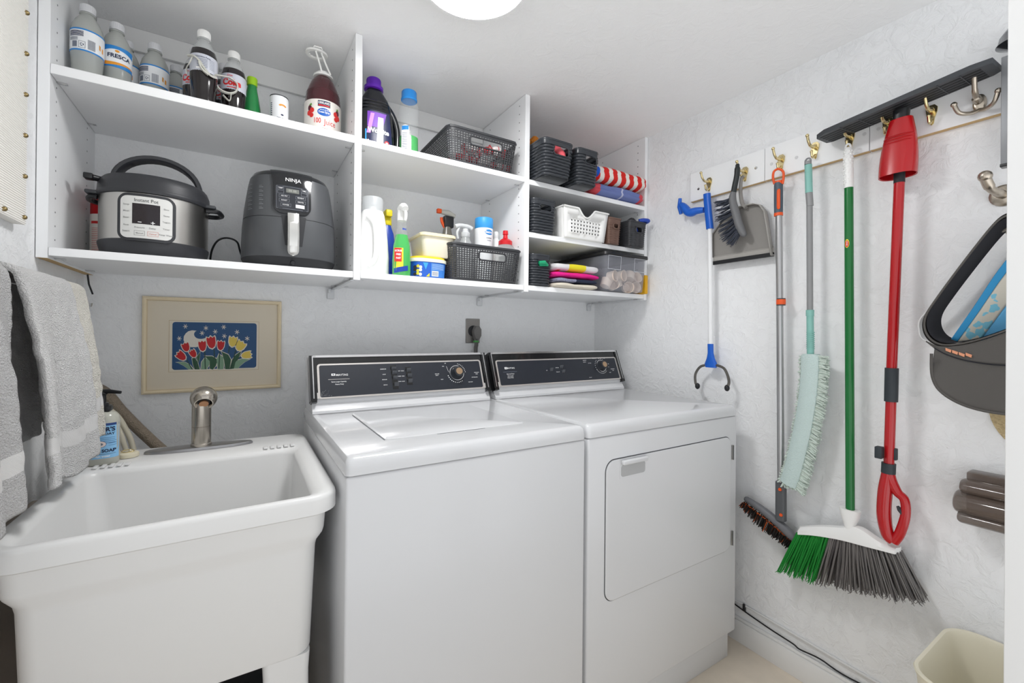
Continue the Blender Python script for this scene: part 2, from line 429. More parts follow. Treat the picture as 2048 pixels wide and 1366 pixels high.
# green bottle
GRN = M('green_glass', '1e8a45', .08, clear=.12, coat=.5)
p = WY(504, 200, -.16); gx = p.x
t = thing('green_bottle', 'green bottle with lime cap standing between dark soda and white can', 'bottle', (gx, -.16, SU))
h = .183
MB().lathe([(.022, 0), (.027, .004), (.0265, .05), (.024, .085), (.018, .125), (.0135, .150), (.0125, .158), (.0125, .165)], (gx, -.16, SU), GRN, 32).build('bottle_body', t)
MB().lathe([(.0122, .158), (.0142, .159), (.0145, .18), (.013, .183), (1e-5, .183)], (gx, -.16, SU), M('lime_cap', '9ccb1f', .4), 32).build('cap', t)
MB().lathe([(.0272, .010), (.0272, .032)], (gx, -.16, SU), M('green_label', '7fae93', .5), 32).build('label', t)
# white can
cx, cy, r, h = .0895, -.20, .0262, .125
t = thing('drink_can', 'slim white drink can with orange mark, right of the green bottle', 'can', (cx, cy, SU))
MB().lathe([(.021, 0), (.0255, .006), (r, .01), (r, h-.008), (r*.95, h-.003)], (cx, cy, SU), LBW, 40).build('can_body', t)
MB().lathe([(r*.95, h-.003), (r*.97, h), (r*.9, h), (r*.88, h-.003), (1e-5, h-.003)], (cx, cy, SU), DGREY, 40).build('can_lid', t)
lb = MB(); mp = cmap(cx, cy, r, SU)
lb.text('CELSIUS', .0085, (.006, .052), mp, INK, .02)
for i in range(8):
    a, b2 = .3+i*.3, .3+(i+1)*.3
    lb.poly([(.008+.012*math.cos(a), .09+.007*math.sin(a)), (.008+.012*math.cos(b2), .09+.007*math.sin(b2)), (.008+.008*math.cos(b2), .088+.004*math.sin(b2)), (.008+.008*math.cos(a), .088+.004*math.sin(a))], mp, LBO)
lb.disc((.004, .028), .006, .006, mp, LBO); lb.disc((.007, .064), .004, .0025, mp, INK)
for k in range(14): lb.rect(-.028, .018+k*.006, -.022, .0205+k*.006, mp, INK, 1)
lb.build('label', t)
# juice bottle
cx, cy, z = .214, -.205, SU
JUI = M('dark_red_juice', '43131b', .12, coat=.5)
t = thing('juice_bottle', 'large dark red juice bottle with white fruit label, a pull ring on its neck', 'bottle', (cx, cy, z))
jb = MB().lathe([(.046, 0), (.053, .006), (.054, .02), (.054, .108), (.0537, .128), (.0515, .136), (.0525, .142), (.0505, .148), (.0515, .152), (.0492, .160), (.0502, .164), (.048, .170), (.044, .182), (.037, .2), (.029, .214), (.0215, .222), (.0195, .226)], (cx, cy, z), JUI, 48)
jb.build('bottle_body', t)
MB().lathe([(.0195, .222), (.022, .224), (.022, .230), (.0195, .232), (.0195, .238), (1e-5, .238)], (cx, cy, z), WPL, 40).build('cap', t)
lb = MB().lathe([(.0545, .004), (.0548, .01), (.0548, .127), (.0542, .129)], (cx, cy, z), M('cream_label', 'eee9e2', .5), 64)
_a, _b = cmap(cx, cy, .0548, z, .0005, -.08), cmap(cx, cy, .0548, z, .0009, -.08); mp = lambda s, h: _a(s, h*1.18); mp2 = lambda s, h: _b(s, h*1.18)
lb.rect(-.018, .090, .018, .1055, mp, INK, 6); lb.text('KIRKLAND', .009, (0, .0995), mp2, WHT, .02, sx=.75); lb.rect(-.016, .0915, .016, .0945, mp2, LRED, 6)
lb.disc((0, .076), .0195, .0105, mp, M('logo_blue', '1d5fb8', .45)); lb.text('Ocean Spray', .0075, (0, .0755), mp2, WHT, .02, sx=.85)
for q in range(5): lb.poly([(-.012+q*.006, .081), (-.009+q*.006, .0825), (-.006+q*.006, .081), (-.009+q*.006, .0802)], mp2, WHT)
lb.text('100', .019, (-.020, .052), mp, LRED, .01, sx=.8); lb.text('Juice', .021, (.018, .050), mp, LRED, .0, sx=.9)
lb.rect(-.044, .017, .044, .034, mp, LRED, 14); lb.text('Cranberry and more', .009, (0, .0255), mp2, WHT, .02, sx=.85)
lb.text('Blend of juices from concentrate', .0045, (0, .0105), mp, INK, 0)
BR1, BR2, LEAF = M('berry_red', 'd8302c', .4), M('berry_dark', '5a2030', .4), M('leaf_green', '5c9a35', .5)
for (sx0, s0) in ((-.042, 1), (.042, -1)):
    lb.disc((sx0-s0*.002, .085), .007, .008, mp, BR2); lb.disc((sx0+s0*.006, .079), .007, .007, mp2, BR1); lb.disc((sx0-s0*.004, .072), .008, .007, mp2, BR1)
    lb.disc((sx0+s0*.004, .066), .007, .006, mp, BR1); lb.poly([(sx0-.004, .094), (sx0+.004, .098), (sx0+.006, .093), (sx0, .091)], mp2, LEAF)
lb.build('label', t)
hd = MB()
RC = M('pull_ring_white', 'efefec', .4)
hd.lathe([(.0205, .2225), (.029, .2225), (.0295, .226), (.0285, .229), (.0205, .229)], (cx, cy, z), RC, 40)
top = Vector((cx-.024, cy-.026, z+.279))
def ringpt(a, r, dz=0): return top+Vector((r*math.cos(a), r*math.sin(a)*.9, dz+.004*math.cos(a)*0))
hd.loft([[ringpt(2*math.pi*i/36, q, dz) for i in range(36)] for q, dz in ((.0225, -.0025), (.032, -.003), (.033, 0), (.032, .003), (.0225, .0025), (.0225, -.0025))], RC, False, False)
for i in range(12):
    a = i*math.pi/6; q = ringpt(a, .0215); hd.box(q-Vector((.0018,)*3), q+Vector((.0018,)*3), RC, .0005, 1)
hd.tube([top+Vector((-.012, -.029, .002)), top+Vector((-.010, -.032, .0055)), top+Vector((.010, -.032, .0055)), top+Vector((.012, -.029, .002))], .002, RC, 6)
for sx0 in (-.006, .014):
    hd.tube(bez([(cx+sx0*1.3, cy-.024, z+.228), (cx-.010+sx0, cy-.034, z+.248), top+Vector((sx0*.8, -.020, -.002))], 5), .0028, RC, 6)
hd.build('pull_ring', t)

# ================================================================ PRESSURE COOKER, EXTINGUISHER, AIR FRYER
cx, cy, z = -.202, -.205, SB
t = thing('pressure_cooker', 'round steel electric pressure cooker with black arched lid handle', 'cooker', (cx, cy, z))
R = .1155
BLID = M('cooker_black', '303135', .45)
MB().lathe([(.098, 0), (.104, .002), (.113, .018), (.1175, .036), (.1175, .041), (.115, .043)], (cx, cy, z), BLID, 64).build('base', t)
MB().lathe([(R, .038), (R, .158)], (cx, cy, z), STEEL, 96).build('steel_body', t)
lid = MB().lathe([(R-.002, .155), (.120, .157), (.1215, .163), (.120, .168), (.119, .170), (.118, .186), (.113, .200), (.108, .206), (.075, .214), (1e-5, .217)], (cx, cy, z), BLID, 96).build('lid', t)
ph = [(cx+.006+.090*math.cos(a), cy-.015, z+.200+.074*math.sin(a)) for a in [math.pi*(i/20) for i in range(21)]]
hb = MB(); 
rings = []
for i, (x, y, zz) in enumerate(ph):
    a = math.pi*i/20; n = Vector((math.cos(a), 0, math.sin(a))); wd = .019+.004*math.cos(a)**2; tk = .0065
    pc = Vector((x, y, zz))
    rings.append([pc+n*tk*c+Vector((0, 1, 0))*wd*s for c, s in ((1, -.8), (1.1, 0), (1, .8), (.5, 1), (-.5, 1), (-1, .8), (-1, -.8), (-.5, -1), (.5, -1))])
hb.loft(rings, BLID).build('lid_handle', lid)
MB().lathe([(.006, 0), (.0065, .01), (.005, .022), (1e-5, .023)], (cx-.085, cy-.01, z+.205), RED, 16).build('float_valve', lid)
sv = MB().tube([(cx-.085, cy-.02, z+.198), (cx-.104, cy-.035, z+.196), (cx-.122, cy-.045, z+.196)], [.008, .007, .008], BLK, 10)
sv.box((cx-.134, cy-.060, z+.189), (cx-.116, cy-.034, z+.203), BLK, .003); sv.build('steam_valve', lid)
for s, q_ in ((-1, .133), (1, .146)):
    hp = bez([(cx+s*.112, cy-.035, z+.150), (cx+s*(q_-.009), cy-.032, z+.152), (cx+s*q_, cy-.01, z+.150), (cx+s*q_, cy+.015, z+.150), (cx+s*(q_-.014), cy+.035, z+.150), (cx+s*.105, cy+.04, z+.150)], 5)
    o = MB().tube(hp, .0065, BLK, 8)
    o.box((cx+s*.108, cy-.045, z+.157), (cx+s*.135, cy-.012, z+.166), DGREY, .003)
    o.build('side_handle', t)
pa = -.03
pm = lambda e: cmap(cx, cy, R+.0035, z, e, pa)
pb = MB()
def rrpoly(x0, y0, x1, y1, r, n=5): return [(p[0], p[1]) for p in rr(x0, x1, y0, y1, r, 0, n)]
def plate(mb, x0, y0, x1, y1, r, mpa, mpb, mt, mt2=None):  # rounded plate following the curve, with an edge
    N = 14; ys = []
    def hw(y):                                   # half width at height y
        d = min(y-y0, y1-y); w2 = (x1-x0)/2
        return w2 if d >= r else w2-r+math.sqrt(max(0, r*r-(r-d)**2))
    lv = [y0+r*(1-math.cos(k*math.pi/8)) for k in range(5)]+[y0+r+(y1-y0-2*r)*k/4 for k in range(1, 4)]+[y1-r*(1-math.cos(k*math.pi/8)) for k in reversed(range(5))]
    xc = (x0+x1)/2
    mb.grid(lambda a, b: mpb(xc+hw(lv[round(b*(len(lv)-1))])*(2*a-1), lv[round(b*(len(lv)-1))]), N, len(lv)-1, mt)
    o = rrpoly(x0, y0, x1, y1, r, 6); k = len(o)
    mb.add([mpa(*q) for q in o]+[mpb(*q) for q in o], [(i, (i+1) % k, k+(i+1) % k, k+i) for i in range(k)], mt2 or mt)
plate(pb, -.0575, .036, .0575, .153, .022, pm(-.005), pm(.004), BLID)
pb.build('panel_surround', t)
pb = MB(); FACE = M('panel_silver', 'd9d9d6', .4)
plate(pb, -.050, .043, .050, .146, .014, pm(.003), pm(.0052), FACE)
q1, q2 = pm(.0056), pm(.006)
pb.rect(-.026, .078, .026, .128, q1, M('display_black', '221b20', .12), 8)
pb.rect(-.015, .0815, -.008, .083, q2, WHT, 2); pb.rect(.009, .0815, .0165, .083, q2, WHT, 2); pb.rect(.0120, .0785, .0135, .0860, q2, WHT, 2)
pb.text('Instant Pot', .0115, (0, .136), q1, BLKM, 0, sx=.9)
PG = M('panel_print', '8b8b8b', .6)
for k, zz in enumerate((.124, .108, .092, .074, .059)):
    pb.text(('Soup', 'Meat', 'Bean', 'Rice', 'Steam')[k], .0062, (-.038, zz), q1, PG, .01); pb.text(('Slow', 'Saute', 'Yogurt', 'Timer', 'Keep Warm')[k], .0055, (.038, zz-.003), q1, PG, .01)
pb.text('Pressure', .0055, (-.012, .069), q1, PG, .01); pb.text('Delay', .0055, (.012, .069), q1, PG, .01)
pb.frame(-.022, .0495, -.002, .061, .0006, q1, PG); pb.frame(.003, .0495, .023, .061, .0006, q1, M('print_red', 'd58a80', .5))
pb.text('Manual', .005, (-.012, .055), q1, PG, .01); pb.text('Cancel', .005, (.013, .055), q1, M('print_red', 'd58a80', .5), .01)
pb.build('control_panel', t)
MB().tube(bez([(cx+.09, cy+.08, z+.02), (cx+.115, -.09, z+.004), WY(420, 525, -.12), WY(424, 500, -.12), WY(436, 481, -.12), WY(455, 476, -.12), WY(474, 484, -.12), WY(481, 505, -.12), (0.012, -.12, z+.006), (.03, -.1, z+.004)], 7), .0028, BLK, 8).build('cord', t)

# fire extinguisher
ex, ey = -.332, -.075
t = thing('fire_extinguisher', 'slim red canister with white label squeezed behind the pressure cooker', 'extinguisher', (ex, ey, SB))
MB().lathe([(.026, 0), (.03, .004), (.031, .01), (.031, .165), (.028, .185), (.018, .2), (.010, .206), (.010, .215)], (ex, ey, SB), M('extinguisher_red', 'b5121b', .3), 32).build('cylinder', t)
lb = MB().lathe([(.0315, .022), (.0315, .135)], (ex, ey, SB), M('cream_label', 'eee9e2', .5), 32); mp = cmap(ex, ey, .0316, SB, .0005, -.1)
lb.rect(-.024, .108, .002, .115, mp, LRED)
for k in range(14): lb.rect(-.022, .03+k*.005, -.002, .031+k*.005, mp, LRED, 3)
for k in range(5): lb.box((ex-.004, ey-.0326, SB+.04+k*.018), (ex+.001, ey-.0318, SB+.048+k*.018), BLK)
lb.build('label', t)
MB().box((ex-.012, ey-.03, SB+.215), (ex+.012, ey+.012, SB+.228), BLK, .003).build('valve', t)

# air fryer
fx, fy, z = .1215, -.207, SB
HW, HD = .1285, .1345
t = thing('air_fryer', 'dark grey air fryer with glossy black control panel and silver basket handle', 'air fryer', (fx, fy, z))
FG = M('fryer_grey', '4b4d50', .4); FB = M('fryer_gloss_black', '14161a', .12, coat=.4)
lev = [(0, .86), (.008, .92), (.028, .99), (.030, 1.0), (.07, 1.0), (.12, .985), (.17, .95), (.21, .91), (.24, .875), (.262, .84), (.274, .79), (.281, .7), (.285, .4), (.286, .02)]
def fs(h):
    for (a, p), (b2, q) in zip(lev, lev[1:]):
        if a <= h <= b2: return p+(q-p)*(h-a)/(b2-a)
    return .02
def fring(h, k=1): s = fs(h)*k; return squircle(fx, fy, HW*s, HD*s, z+h, 2.6, 64)
MB().loft([fring(h) for h in (0, .008, .028)], BLKM).build('base', t)
MB().loft([fring(h) for h in (.028, .030, .07, .12, .139)], FG).build('drawer', t)
MB().loft([fring(.139, .992), fring(.1405, .992)], BLKM).loft([fring(h) for h in (.1405, .17, .21, .24, .262)], FG).build('body', t)
MB().loft([fring(.262)]+[fring(h) for h in (.274, .281, .285, .286)], FB).build('top', t)
def fmp(e):                                       # wraps marks onto the fryer front
    def f(s, h):
        k = fs(h); hw, hd = HW*k+e, HD*k+e; x = max(-.98, min(.98, s/hw))
        return (fx+s, fy-hd*(1-abs(x)**2.6)**(1/2.6), z+h)
    return f
pp = MB(); fc = -.004
plate(pp, -.049+fc, .150, .049+fc, .271, .024, fmp(-.004), fmp(.0045), FB)
pp.grid(lambda a, b: fmp(.0045)(fc+(2*a-1)*.049*(1+.12*b), .235+.046*b), 12, 5, FB)
pp.build('control_housing', t)
pp = MB(); q0, q1, q2 = fmp(.0060), fmp(.0066), fmp(.0071)
KG = M('key_grey', '777b83', .3); 
plate(pp, -.042+fc, .160, .042+fc, .232, .010, fmp(.004), fmp(.0058), M('panel_glass', '24272e', .1, coat=.5))
pp.frame(-.041+fc, .163, .041+fc, .229, .0008, q0, KG)
pp.rect(-.016+fc, .211, .017+fc, .223, q1, M('lcd_grey', '6d6f6a', .3), 4); pp.text('88 88', .009, (fc, .217), q2, M('lcd_segment', '9b9d96', .3), .02)
for x0 in (-.030, .030):
    for zz in (.222, .211): pp.frame(x0-.008+fc, zz-.0045, x0+.008+fc, zz+.0045, .0007, q1, KG)
for x0 in (-.021, .021):
    for zz in (.1995, .187): pp.frame(x0-.013+fc, zz-.0045, x0+.013+fc, zz+.0045, .0007, q1, KG)
pp.frame(-.030+fc, .1695, -.004+fc, .179, .0007, q1, KG); pp.rect(.008+fc, .169, .031+fc, .179, q1, M('key_white', 'e8e8ea', .3), 3)
for x0, zz, s in ((-.030, .222, 'TEMP'), (.030, .222, 'TIME'), (-.021, .1995, 'AIR FRY'), (-.021, .187, 'ROAST'), (.021, .1995, 'REHEAT'), (.021, .187, 'DEHYD'), (-.017, .174, 'POWER')): pp.text(s, .0048, (x0+fc, zz), q2, M('key_white', 'e8e8ea', .3), .01)
pp.text('NINJA', .0150, (fc+.002, .2495), fmp(.0062), M('logo_silver', 'e3e3e3', .3), .01)
pp.build('control_panel', t)
cl = MB(); LG = M('light_print', '85878a', .5)
for (x0, rows) in ((-.112, 4), (-.086, 6)):
    for k in range(rows if rows == 6 else 7):
        cl.rect(x0, .16+k*.0125, x0+.010, .1618+k*.0125, fmp(.0006), LG, 3); cl.rect(x0, .165+k*.0125, x0+.007, .166+k*.0125, fmp(.0006), LG, 2)
cl.build('cooking_chart', t)
hd = MB(); fq = fmp(0)
sl = MB().grid(lambda a, b: fmp(.0008)(fc+.004+(2*a-1)*(.032-.010*(1-b)), .06+.085*b), 6, 6, BLKM); sl.build('handle_recess', t)
hr = []
for k in range(25):
    h0 = .030+.122*k/24; 
    wv = .0145*math.sqrt(max(.02, 1-(1-min(1, k/3.0))**2)); pt = fmp(.0)(fc+.002, h0); dp = .010+.012*math.sin(math.pi*k/24)
    X, Y = pt[0], pt[1]
    hr.append([(X-wv, Y, z+h0), (X-wv, Y-dp*.8, z+h0), (X-wv*.7, Y-dp, z+h0), (X+wv*.7, Y-dp, z+h0), (X+wv, Y-dp*.8, z+h0), (X+wv, Y, z+h0)])
MB().loft(hr, M('handle_silver', 'c9c9c6', .22, .6)).build('basket_handle', t)
gx0 = MB().lathe([(.0065, 0), (.005, .003), (1e-5, .003)], (fx-.002, fy-HD*.965, z+.012), BLK, 16, axis='y'); gx0.build('foot_knob', t)

# ================================================================ BAY 2, TOP
# detergent jug
jx, jy, z = .392, -.205, SU-.003
JB = M('jug_black', '15171b', .22, coat=.2)
t = thing('detergent_jug', 'black laundry detergent jug with purple cap and dark fabric label', 'jug', (jx, jy, z))
b = MB()
pr = [(0, .052, .032), (.005, .056, .036), (.03, .058, .038), (.10, .057, .038), (.15, .054, .037), (.18, .05, .036), (.2, .043, .033), (.215, .034, .029), (.228, .026, .025), (.236, .022, .022)]
b.loft([squircle(jx-.012*(h/.236)**2-.006, jy, a, c, z+h, 2.8, 40) for h, a, c in pr], JB)
for k in range(3):
    b.loft([squircle(jx-.018, jy, .0525-k*.001+q, .037+q, z+.158+k*.011+dz, 2.8, 40) for q, dz in ((0, 0), (.0022, .003), (0, .006))], JB, False, False)
b.build('jug_body', t)
MB().tube(bez([(jx+.012, jy, z+.205), (jx+.045, jy, z+.165), (jx+.062, jy, z+.12), (jx+.064, jy, z+.07), (jx+.060, jy, z+.03), (jx+.045, jy, z+.01)], 6), [.012]*31, JB, 12).build('jug_handle', t)
PUR = M('purple_cap', '5d1ea8', .35)
c = MB().lathe([(.025, .232), (.0315, .234), (.0315, .244), (.024, .247), (.0235, .270), (.021, .273), (1e-5, .273)], (jx-.018, jy, z), PUR, 40)
for q in range(30):
    a = q*math.pi/15; c.box((jx-.018+.0236*math.cos(a)-.0005, jy+.0236*math.sin(a)-.0005, z+.249), (jx-.018+.0236*math.cos(a)+.0005, jy+.0236*math.sin(a)+.0005, z+.268), PUR)
c.build('cap', t)
lb = MB()
def jmap(e):
    def f(s, h):
        hw, hd = .0575+e, .038+e; x = max(-.97, min(.97, s/hw)); return (jx-.006+s, jy-hd*(1-abs(x)**2.8)**(1/2.8), z+h)
    return f
VIO, NVY, PNK, SKY = M('label_violet', '7a3fb5', .4), M('label_navy', '1b2148', .35), M('label_pink', 'c98fd6', .4), M('label_sky', '3f9fe0', .4)
n = 8
def strip(l, r, mt, e):                            # polygon between two edges, row by row
    lb.grid(lambda a, b2: jmap(e)(l(b2)+(r(b2)-l(b2))*a, .004+.146*b2), 10, 10, mt)
strip(lambda b2: -.044+.016*max(0, b2-.35), lambda b2: .050-.018*b2, NVY, .0006)
lb.grid(lambda a, b2: jmap(.0009)(-.040+.03*a*b2*.4+.05*a, .095+.05*b2), 6, 4, VIO)
lb.grid(lambda a, b2: jmap(.001)(-.042+.012*b2+.012*a, .072+.068*b2), 2, 6, PNK)
lb.grid(lambda a, b2: jmap(.0011)(-.012+.006*b2+(.024-.006*b2)*a, .010+.12*b2), 4, 6, M('label_whitebar', 'e9e4ec', .5))  # upright white bar across the label
lb.grid(lambda a, b2: jmap(.0012)(-.046+.004*a, .035+.05*b2), 2, 4, SKY)
lb.grid(lambda a, b2: jmap(.0012)(.034+.016*a, .006+.022*b2+.006*a), 2, 2, SKY)
lb.text('Woolite', .0215, (-.004, .082), jmap(.0026), WHT, .04, sx=.95)
lb.text('DARKS', .012, (-.0385, .032), jmap(.0014), WHT, .02, rot=math.pi/2)
lb.disc((.024, .048), .008, .008, jmap(.0012), LRED); lb.text('50', .008, (.024, .048), jmap(.0018), WHT, .02)
lb.build('label', t)
# clear bottle with green liquid
bx, by = .492, -.225
t = thing('liquid_soap_bottle', 'clear bottle one third full of green liquid with bright blue cap', 'bottle', (bx, by, z))
r = .034
MB().lathe([(r*.85, 0), (r, .006), (r*.98, .07), (r*.97, .12), (r*1.02, .165), (r*1.02, .19), (r*.95, .205), (r*.8, .215), (.024, .222), (.024, .228)], (bx, by, z), M('bottle_clear', 'e2e6e6', .04, clear=.9), 40).build('bottle_body', t)
MB().lathe([(r*.83, .002), (r*.97, .007), (r*.95, .07), (r*.945, .092), (1e-5, .092)], (bx, by, z), M('green_liquid', '12a03c', .15), 40).build('liquid', t)
c = MB().lathe([(.026, .222), (.028, .224), (.028, .229), (.0265, .231), (.026, .253), (.024, .256), (1e-5, .256)], (bx, by, z), M('cap_blue', '2c8fe0', .35), 40); c.build('cap', t)
lb = MB(); mp = cmap(bx, by, r, z, .001, -.75)
plate(lb, -.012, .012, .016, .125, .012, mp, mp, LBW); lb.rect(-.010, .108, .014, .122, cmap(bx, by, r, z, .0014, -.75), LBB, 3)
for k in range(12): lb.rect(-.008, .03+k*.006, .010, .0315+k*.006, cmap(bx, by, r, z, .0014, -.75), M('print_grey', '767d8c', .6), 3)
lb.build('label', t)

# woven look baskets ------------------------------------------------
def rpath(x0, x1, y0, y1, r, n=5):
    pts = [Vector(p) for p in rr(x0, x1, y0, y1, r, 0, n)]; pts.append(pts[0].copy()); L = [0]
    for a, b2 in zip(pts, pts[1:]): L.append(L[-1]+(b2-a).length)
    def f(s):
        s = (s % 1)*L[-1]
        for i in range(len(L)-1):
            if s <= L[i+1]:
                k = (s-L[i])/max(1e-9, L[i+1]-L[i]); return pts[i]+(pts[i+1]-pts[i])*k
        return pts[-1]
    return f, L[-1]
def basket(name, label, cat, X, Y, z0, z1, taper, mt, style, group=None, hole=None, rim=.006, rad=.02, nu=None, nv=None):
    x0, x1 = X; y0, y1 = Y
    t = thing(name, label, cat, ((x0+x1)/2, (y0+y1)/2, z0), group)
    ft, L = rpath(x0, x1, y0, y1, rad); fb, _ = rpath(x0+taper, x1-taper, y0+taper, y1-taper, rad)
    H = z1-z0
    def base_pt(u, v): p = fb(u)*(1-v)+ft(u)*v; return Vector((p.x, p.y, z0+.002+(H-.004)*v))
    cxm, cym = (x0+x1)/2, (y0+y1)/2
    def out(u):
        a, b2 = base_pt(u-.002, .5), base_pt(u+.002, .5); d = (b2-a).normalized(); return Vector((d.y, -d.x, 0))
    def in_hole(u, v):
        if not hole: return False
        p = base_pt(u, v)
        return abs(p.y-y0) < taper+.012 and abs(p.x-(cxm+hole[3])) < hole[0] and hole[1] < v < hole[2]
    mb = MB()
    if style == 'weave':
        nu, nv = nu or 96, nv or 14
        for j in range(nv):
            for i in range(nu):
                u0, u1, v0, v1 = i/nu, (i+1)/nu, .06+.84*j/nv, .06+.84*(j+1)/nv
                if in_hole((u0+u1)/2, (v0+v1)/2): continue
                P = [base_pt(u0, v0), base_pt(u1, v0), base_pt(u1, v1), base_pt(u0, v1)]
                o = out((u0+u1)/2)*(.0012 if (i+j) % 2 else -.0008)
                c0 = sum(P, Vector())/4+o; I = []
                for k, q in enumerate(P): I.append(c0+(q-c0)*(.66 if k % 2 == (i+j) % 2 else .56))
                mb.add(P+I, [(0, 1, 5, 4), (1, 2, 6, 5), (2, 3, 7, 6), (3, 0, 4, 7)], mt)
        mb.grid(lambda a, b2: base_pt(a, .0+.06*b2), nu, 1, mt, True); mb.grid(lambda a, b2: base_pt(a, .9+.1*b2), nu, 1, mt, True)
    elif style == 'rib':
        nu, rows = 132, 12
        def fn(a, v):
            k = v*rows*1.0; ph = (k % 1); amp = .0052*math.sin(math.pi*ph)**.8 if v < .86 else 0.001
            wv = .0014*math.sin(a*nu*math.pi/3+(math.pi if int(k) % 2 else 0)) if v < .86 else 0
            return base_pt(a, v)+out(a)*(amp+wv*math.sin(math.pi*ph))
        mb.grid(fn, nu, rows*6, mt, True, skip=in_hole)
    elif style == 'knit':
        nu, rows = nu or 120, nv or 16
        def fn(a, v):
            amp = .0022*math.sin(v*rows*math.pi*2)*math.sin(a*nu*math.pi/2) if v < .84 else 0
            return base_pt(a, v)+out(a)*amp
        mb.grid(fn, nu*2, rows*4, mt, True, skip=in_hole)
    mb.build('basket_wall', t, solid=.0018, ang=60)
    MB().loft([rr(x0+taper, x1-taper, y0+taper, y1-taper, rad, z0+.0005), rr(x0+taper, x1-taper, y0+taper, y1-taper, rad, z0+.004)], mt).build('basket_floor', t)
    MB().tube([ft(i/64)+Vector((0, 0, z1-rim*.4)) for i in range(65)], rim*.62, mt, 8, False, flat=1.3).build('rim', t)
    if hole:
        hz0, hz1 = z0+H*hole[1], z0+H*hole[2]; yy = y0+taper*(1-(hole[1]+hole[2])/2)-.0012; hw = hole[0]; hx = cxm+hole[3]
        pts = [(p[0], yy, p[1]) for p in rrpoly(hx-hw, hz0, hx+hw, hz1, min(.011, (hz1-hz0)*.45), 5)]
        MB().tube(pts+[pts[0]], .0032, mt, 6, False).build('handle_rim', t)
    return t
BSK = M('basket_charcoal', '37383b', .45)
basket('storage_basket', 'charcoal open weave basket on upper middle shelf, holding red and white wrapped sweets', 'basket', (.589, .868), (-.353, -.06), SU-.003, SU+.117, .014, BSK, 'weave', 'charcoal open weave baskets', (.066, .58, .83, .008), nu=104, nv=13)
candy_r, candy_w = M('candy_red', 'cf3038', .3), M('candy_white', 'ece6e4', .3)
k = 0
for (dx, dy, dz, rt) in ((.70, -.31, .03, 0), (.76, -.30, .035, .5), (.82, -.31, .03, 1), (.67, -.24, .04, .3), (.73, -.24, .045, .9), (.79, -.23, .045, 0), (.83, -.22, .06, .6), (.70, -.30, .075, .8), (.765, -.31, .078, .2), (.81, -.29, .085, 1.2), (.74, -.23, .095, .4), (.83, -.26, .112, .1), (.66, -.30, .035, .7), (.63, -.22, .03, 1.1)):
    mb = MB(); mt = candy_r if k % 4 == 0 else candy_w
    mb.sph((dx, dy, SU+dz), .020, mt, 1.25, .8, .7)
    for s in (-1, 1): mb.lathe([(.003, .018), (.014, .034), (.010, .034)], (dx, dy, SU+dz), candy_w if mt is candy_r else candy_r, 12, axis='x') if s < 0 else mb.lathe([(.003, -.018), (.014, -.034)], (dx, dy, SU+dz), candy_w if mt is candy_r else candy_r, 12, axis='x')
    for q in range(3): mb.lathe([(.0205-.004*abs(q-1), (q-1)*.009-.0015), (.0208-.004*abs(q-1), (q-1)*.009+.0015)], (dx, dy, SU+dz), candy_r if mt is candy_w else candy_w, 20, axis='x', sy=.72, sx=.82)
    tag(mb.build('wrapped_candy', loc=(dx, dy, SU+dz-.012)), 'red and white twist-wrapped sweet inside the upper open weave basket', 'candy', 'wrapped sweets in the upper basket'); k += 1

# ================================================================ BAY 2, BOTTOM
z = SB
# big white jug, clear cap
jx, jy = .3665, -.262
t = thing('white_jug', 'tall white plastic jug with clear measuring cap at the bay post', 'jug', (jx, jy, z))
b = MB()
b.loft([squircle(jx-.006, jy, a, c, z+h, 2.6, 40) for h, a, c in ((0, .048, .040), (.006, .052, .044), (.06, .0515, .044), (.12, .047, .043), (.17, .041, .040), (.2, .036, .036), (.212, .032, .032))], WPL)
b.build('jug_body', t)
MB().tube(bez([(jx-.03, jy-.036, z+.19), (jx-.012, jy-.047, z+.165), (jx-.006, jy-.052, z+.11), (jx-.010, jy-.052, z+.05), (jx-.03, jy-.045, z+.03)], 6), .009, WPL, 12).build('jug_handle', t)
MB().lathe([(.031, .208), (.033, .21), (.0335, .252), (.031, .257), (1e-5, .258)], (jx-.006, jy, z), M('cap_frosted', 'cdd0d2', .35, clear=.45), 40).build('measuring_cap', t)
MB().lathe([(.026, .21), (.026, .216), (.014, .222), (.012, .228), (1e-5, .228)], (jx-.006, jy, z), WPL, 24).build('spout', t)
# blue bottle with yellow top
bx, by = .437, -.155
t = thing('cleaner_bottle', 'blue cleaner bottle with yellow top standing behind the green spray', 'bottle', (bx, by, z))
MB().loft([squircle(bx, by, a, c, z+h, 2.5, 32) for h, a, c in ((0, .026, .022), (.005, .029, .025), (.13, .029, .025), (.17, .024, .021), (.195, .015, .015), (.205, .013, .013))], M('deep_blue', '1b3f9e', .3)).build('bottle_body', t)
c = MB().lathe([(.0155, .2), (.017, .202), (.0165, .228), (.012, .235), (1e-5, .236)], (bx, by, z), M('yellow_cap', 'd9c81e', .4), 28)
c.box((bx-.012, by-.034, z+.226), (bx+.012, by+.012, z+.252), M('yellow_cap', '', .4), .006); c.build('trigger_head', t)
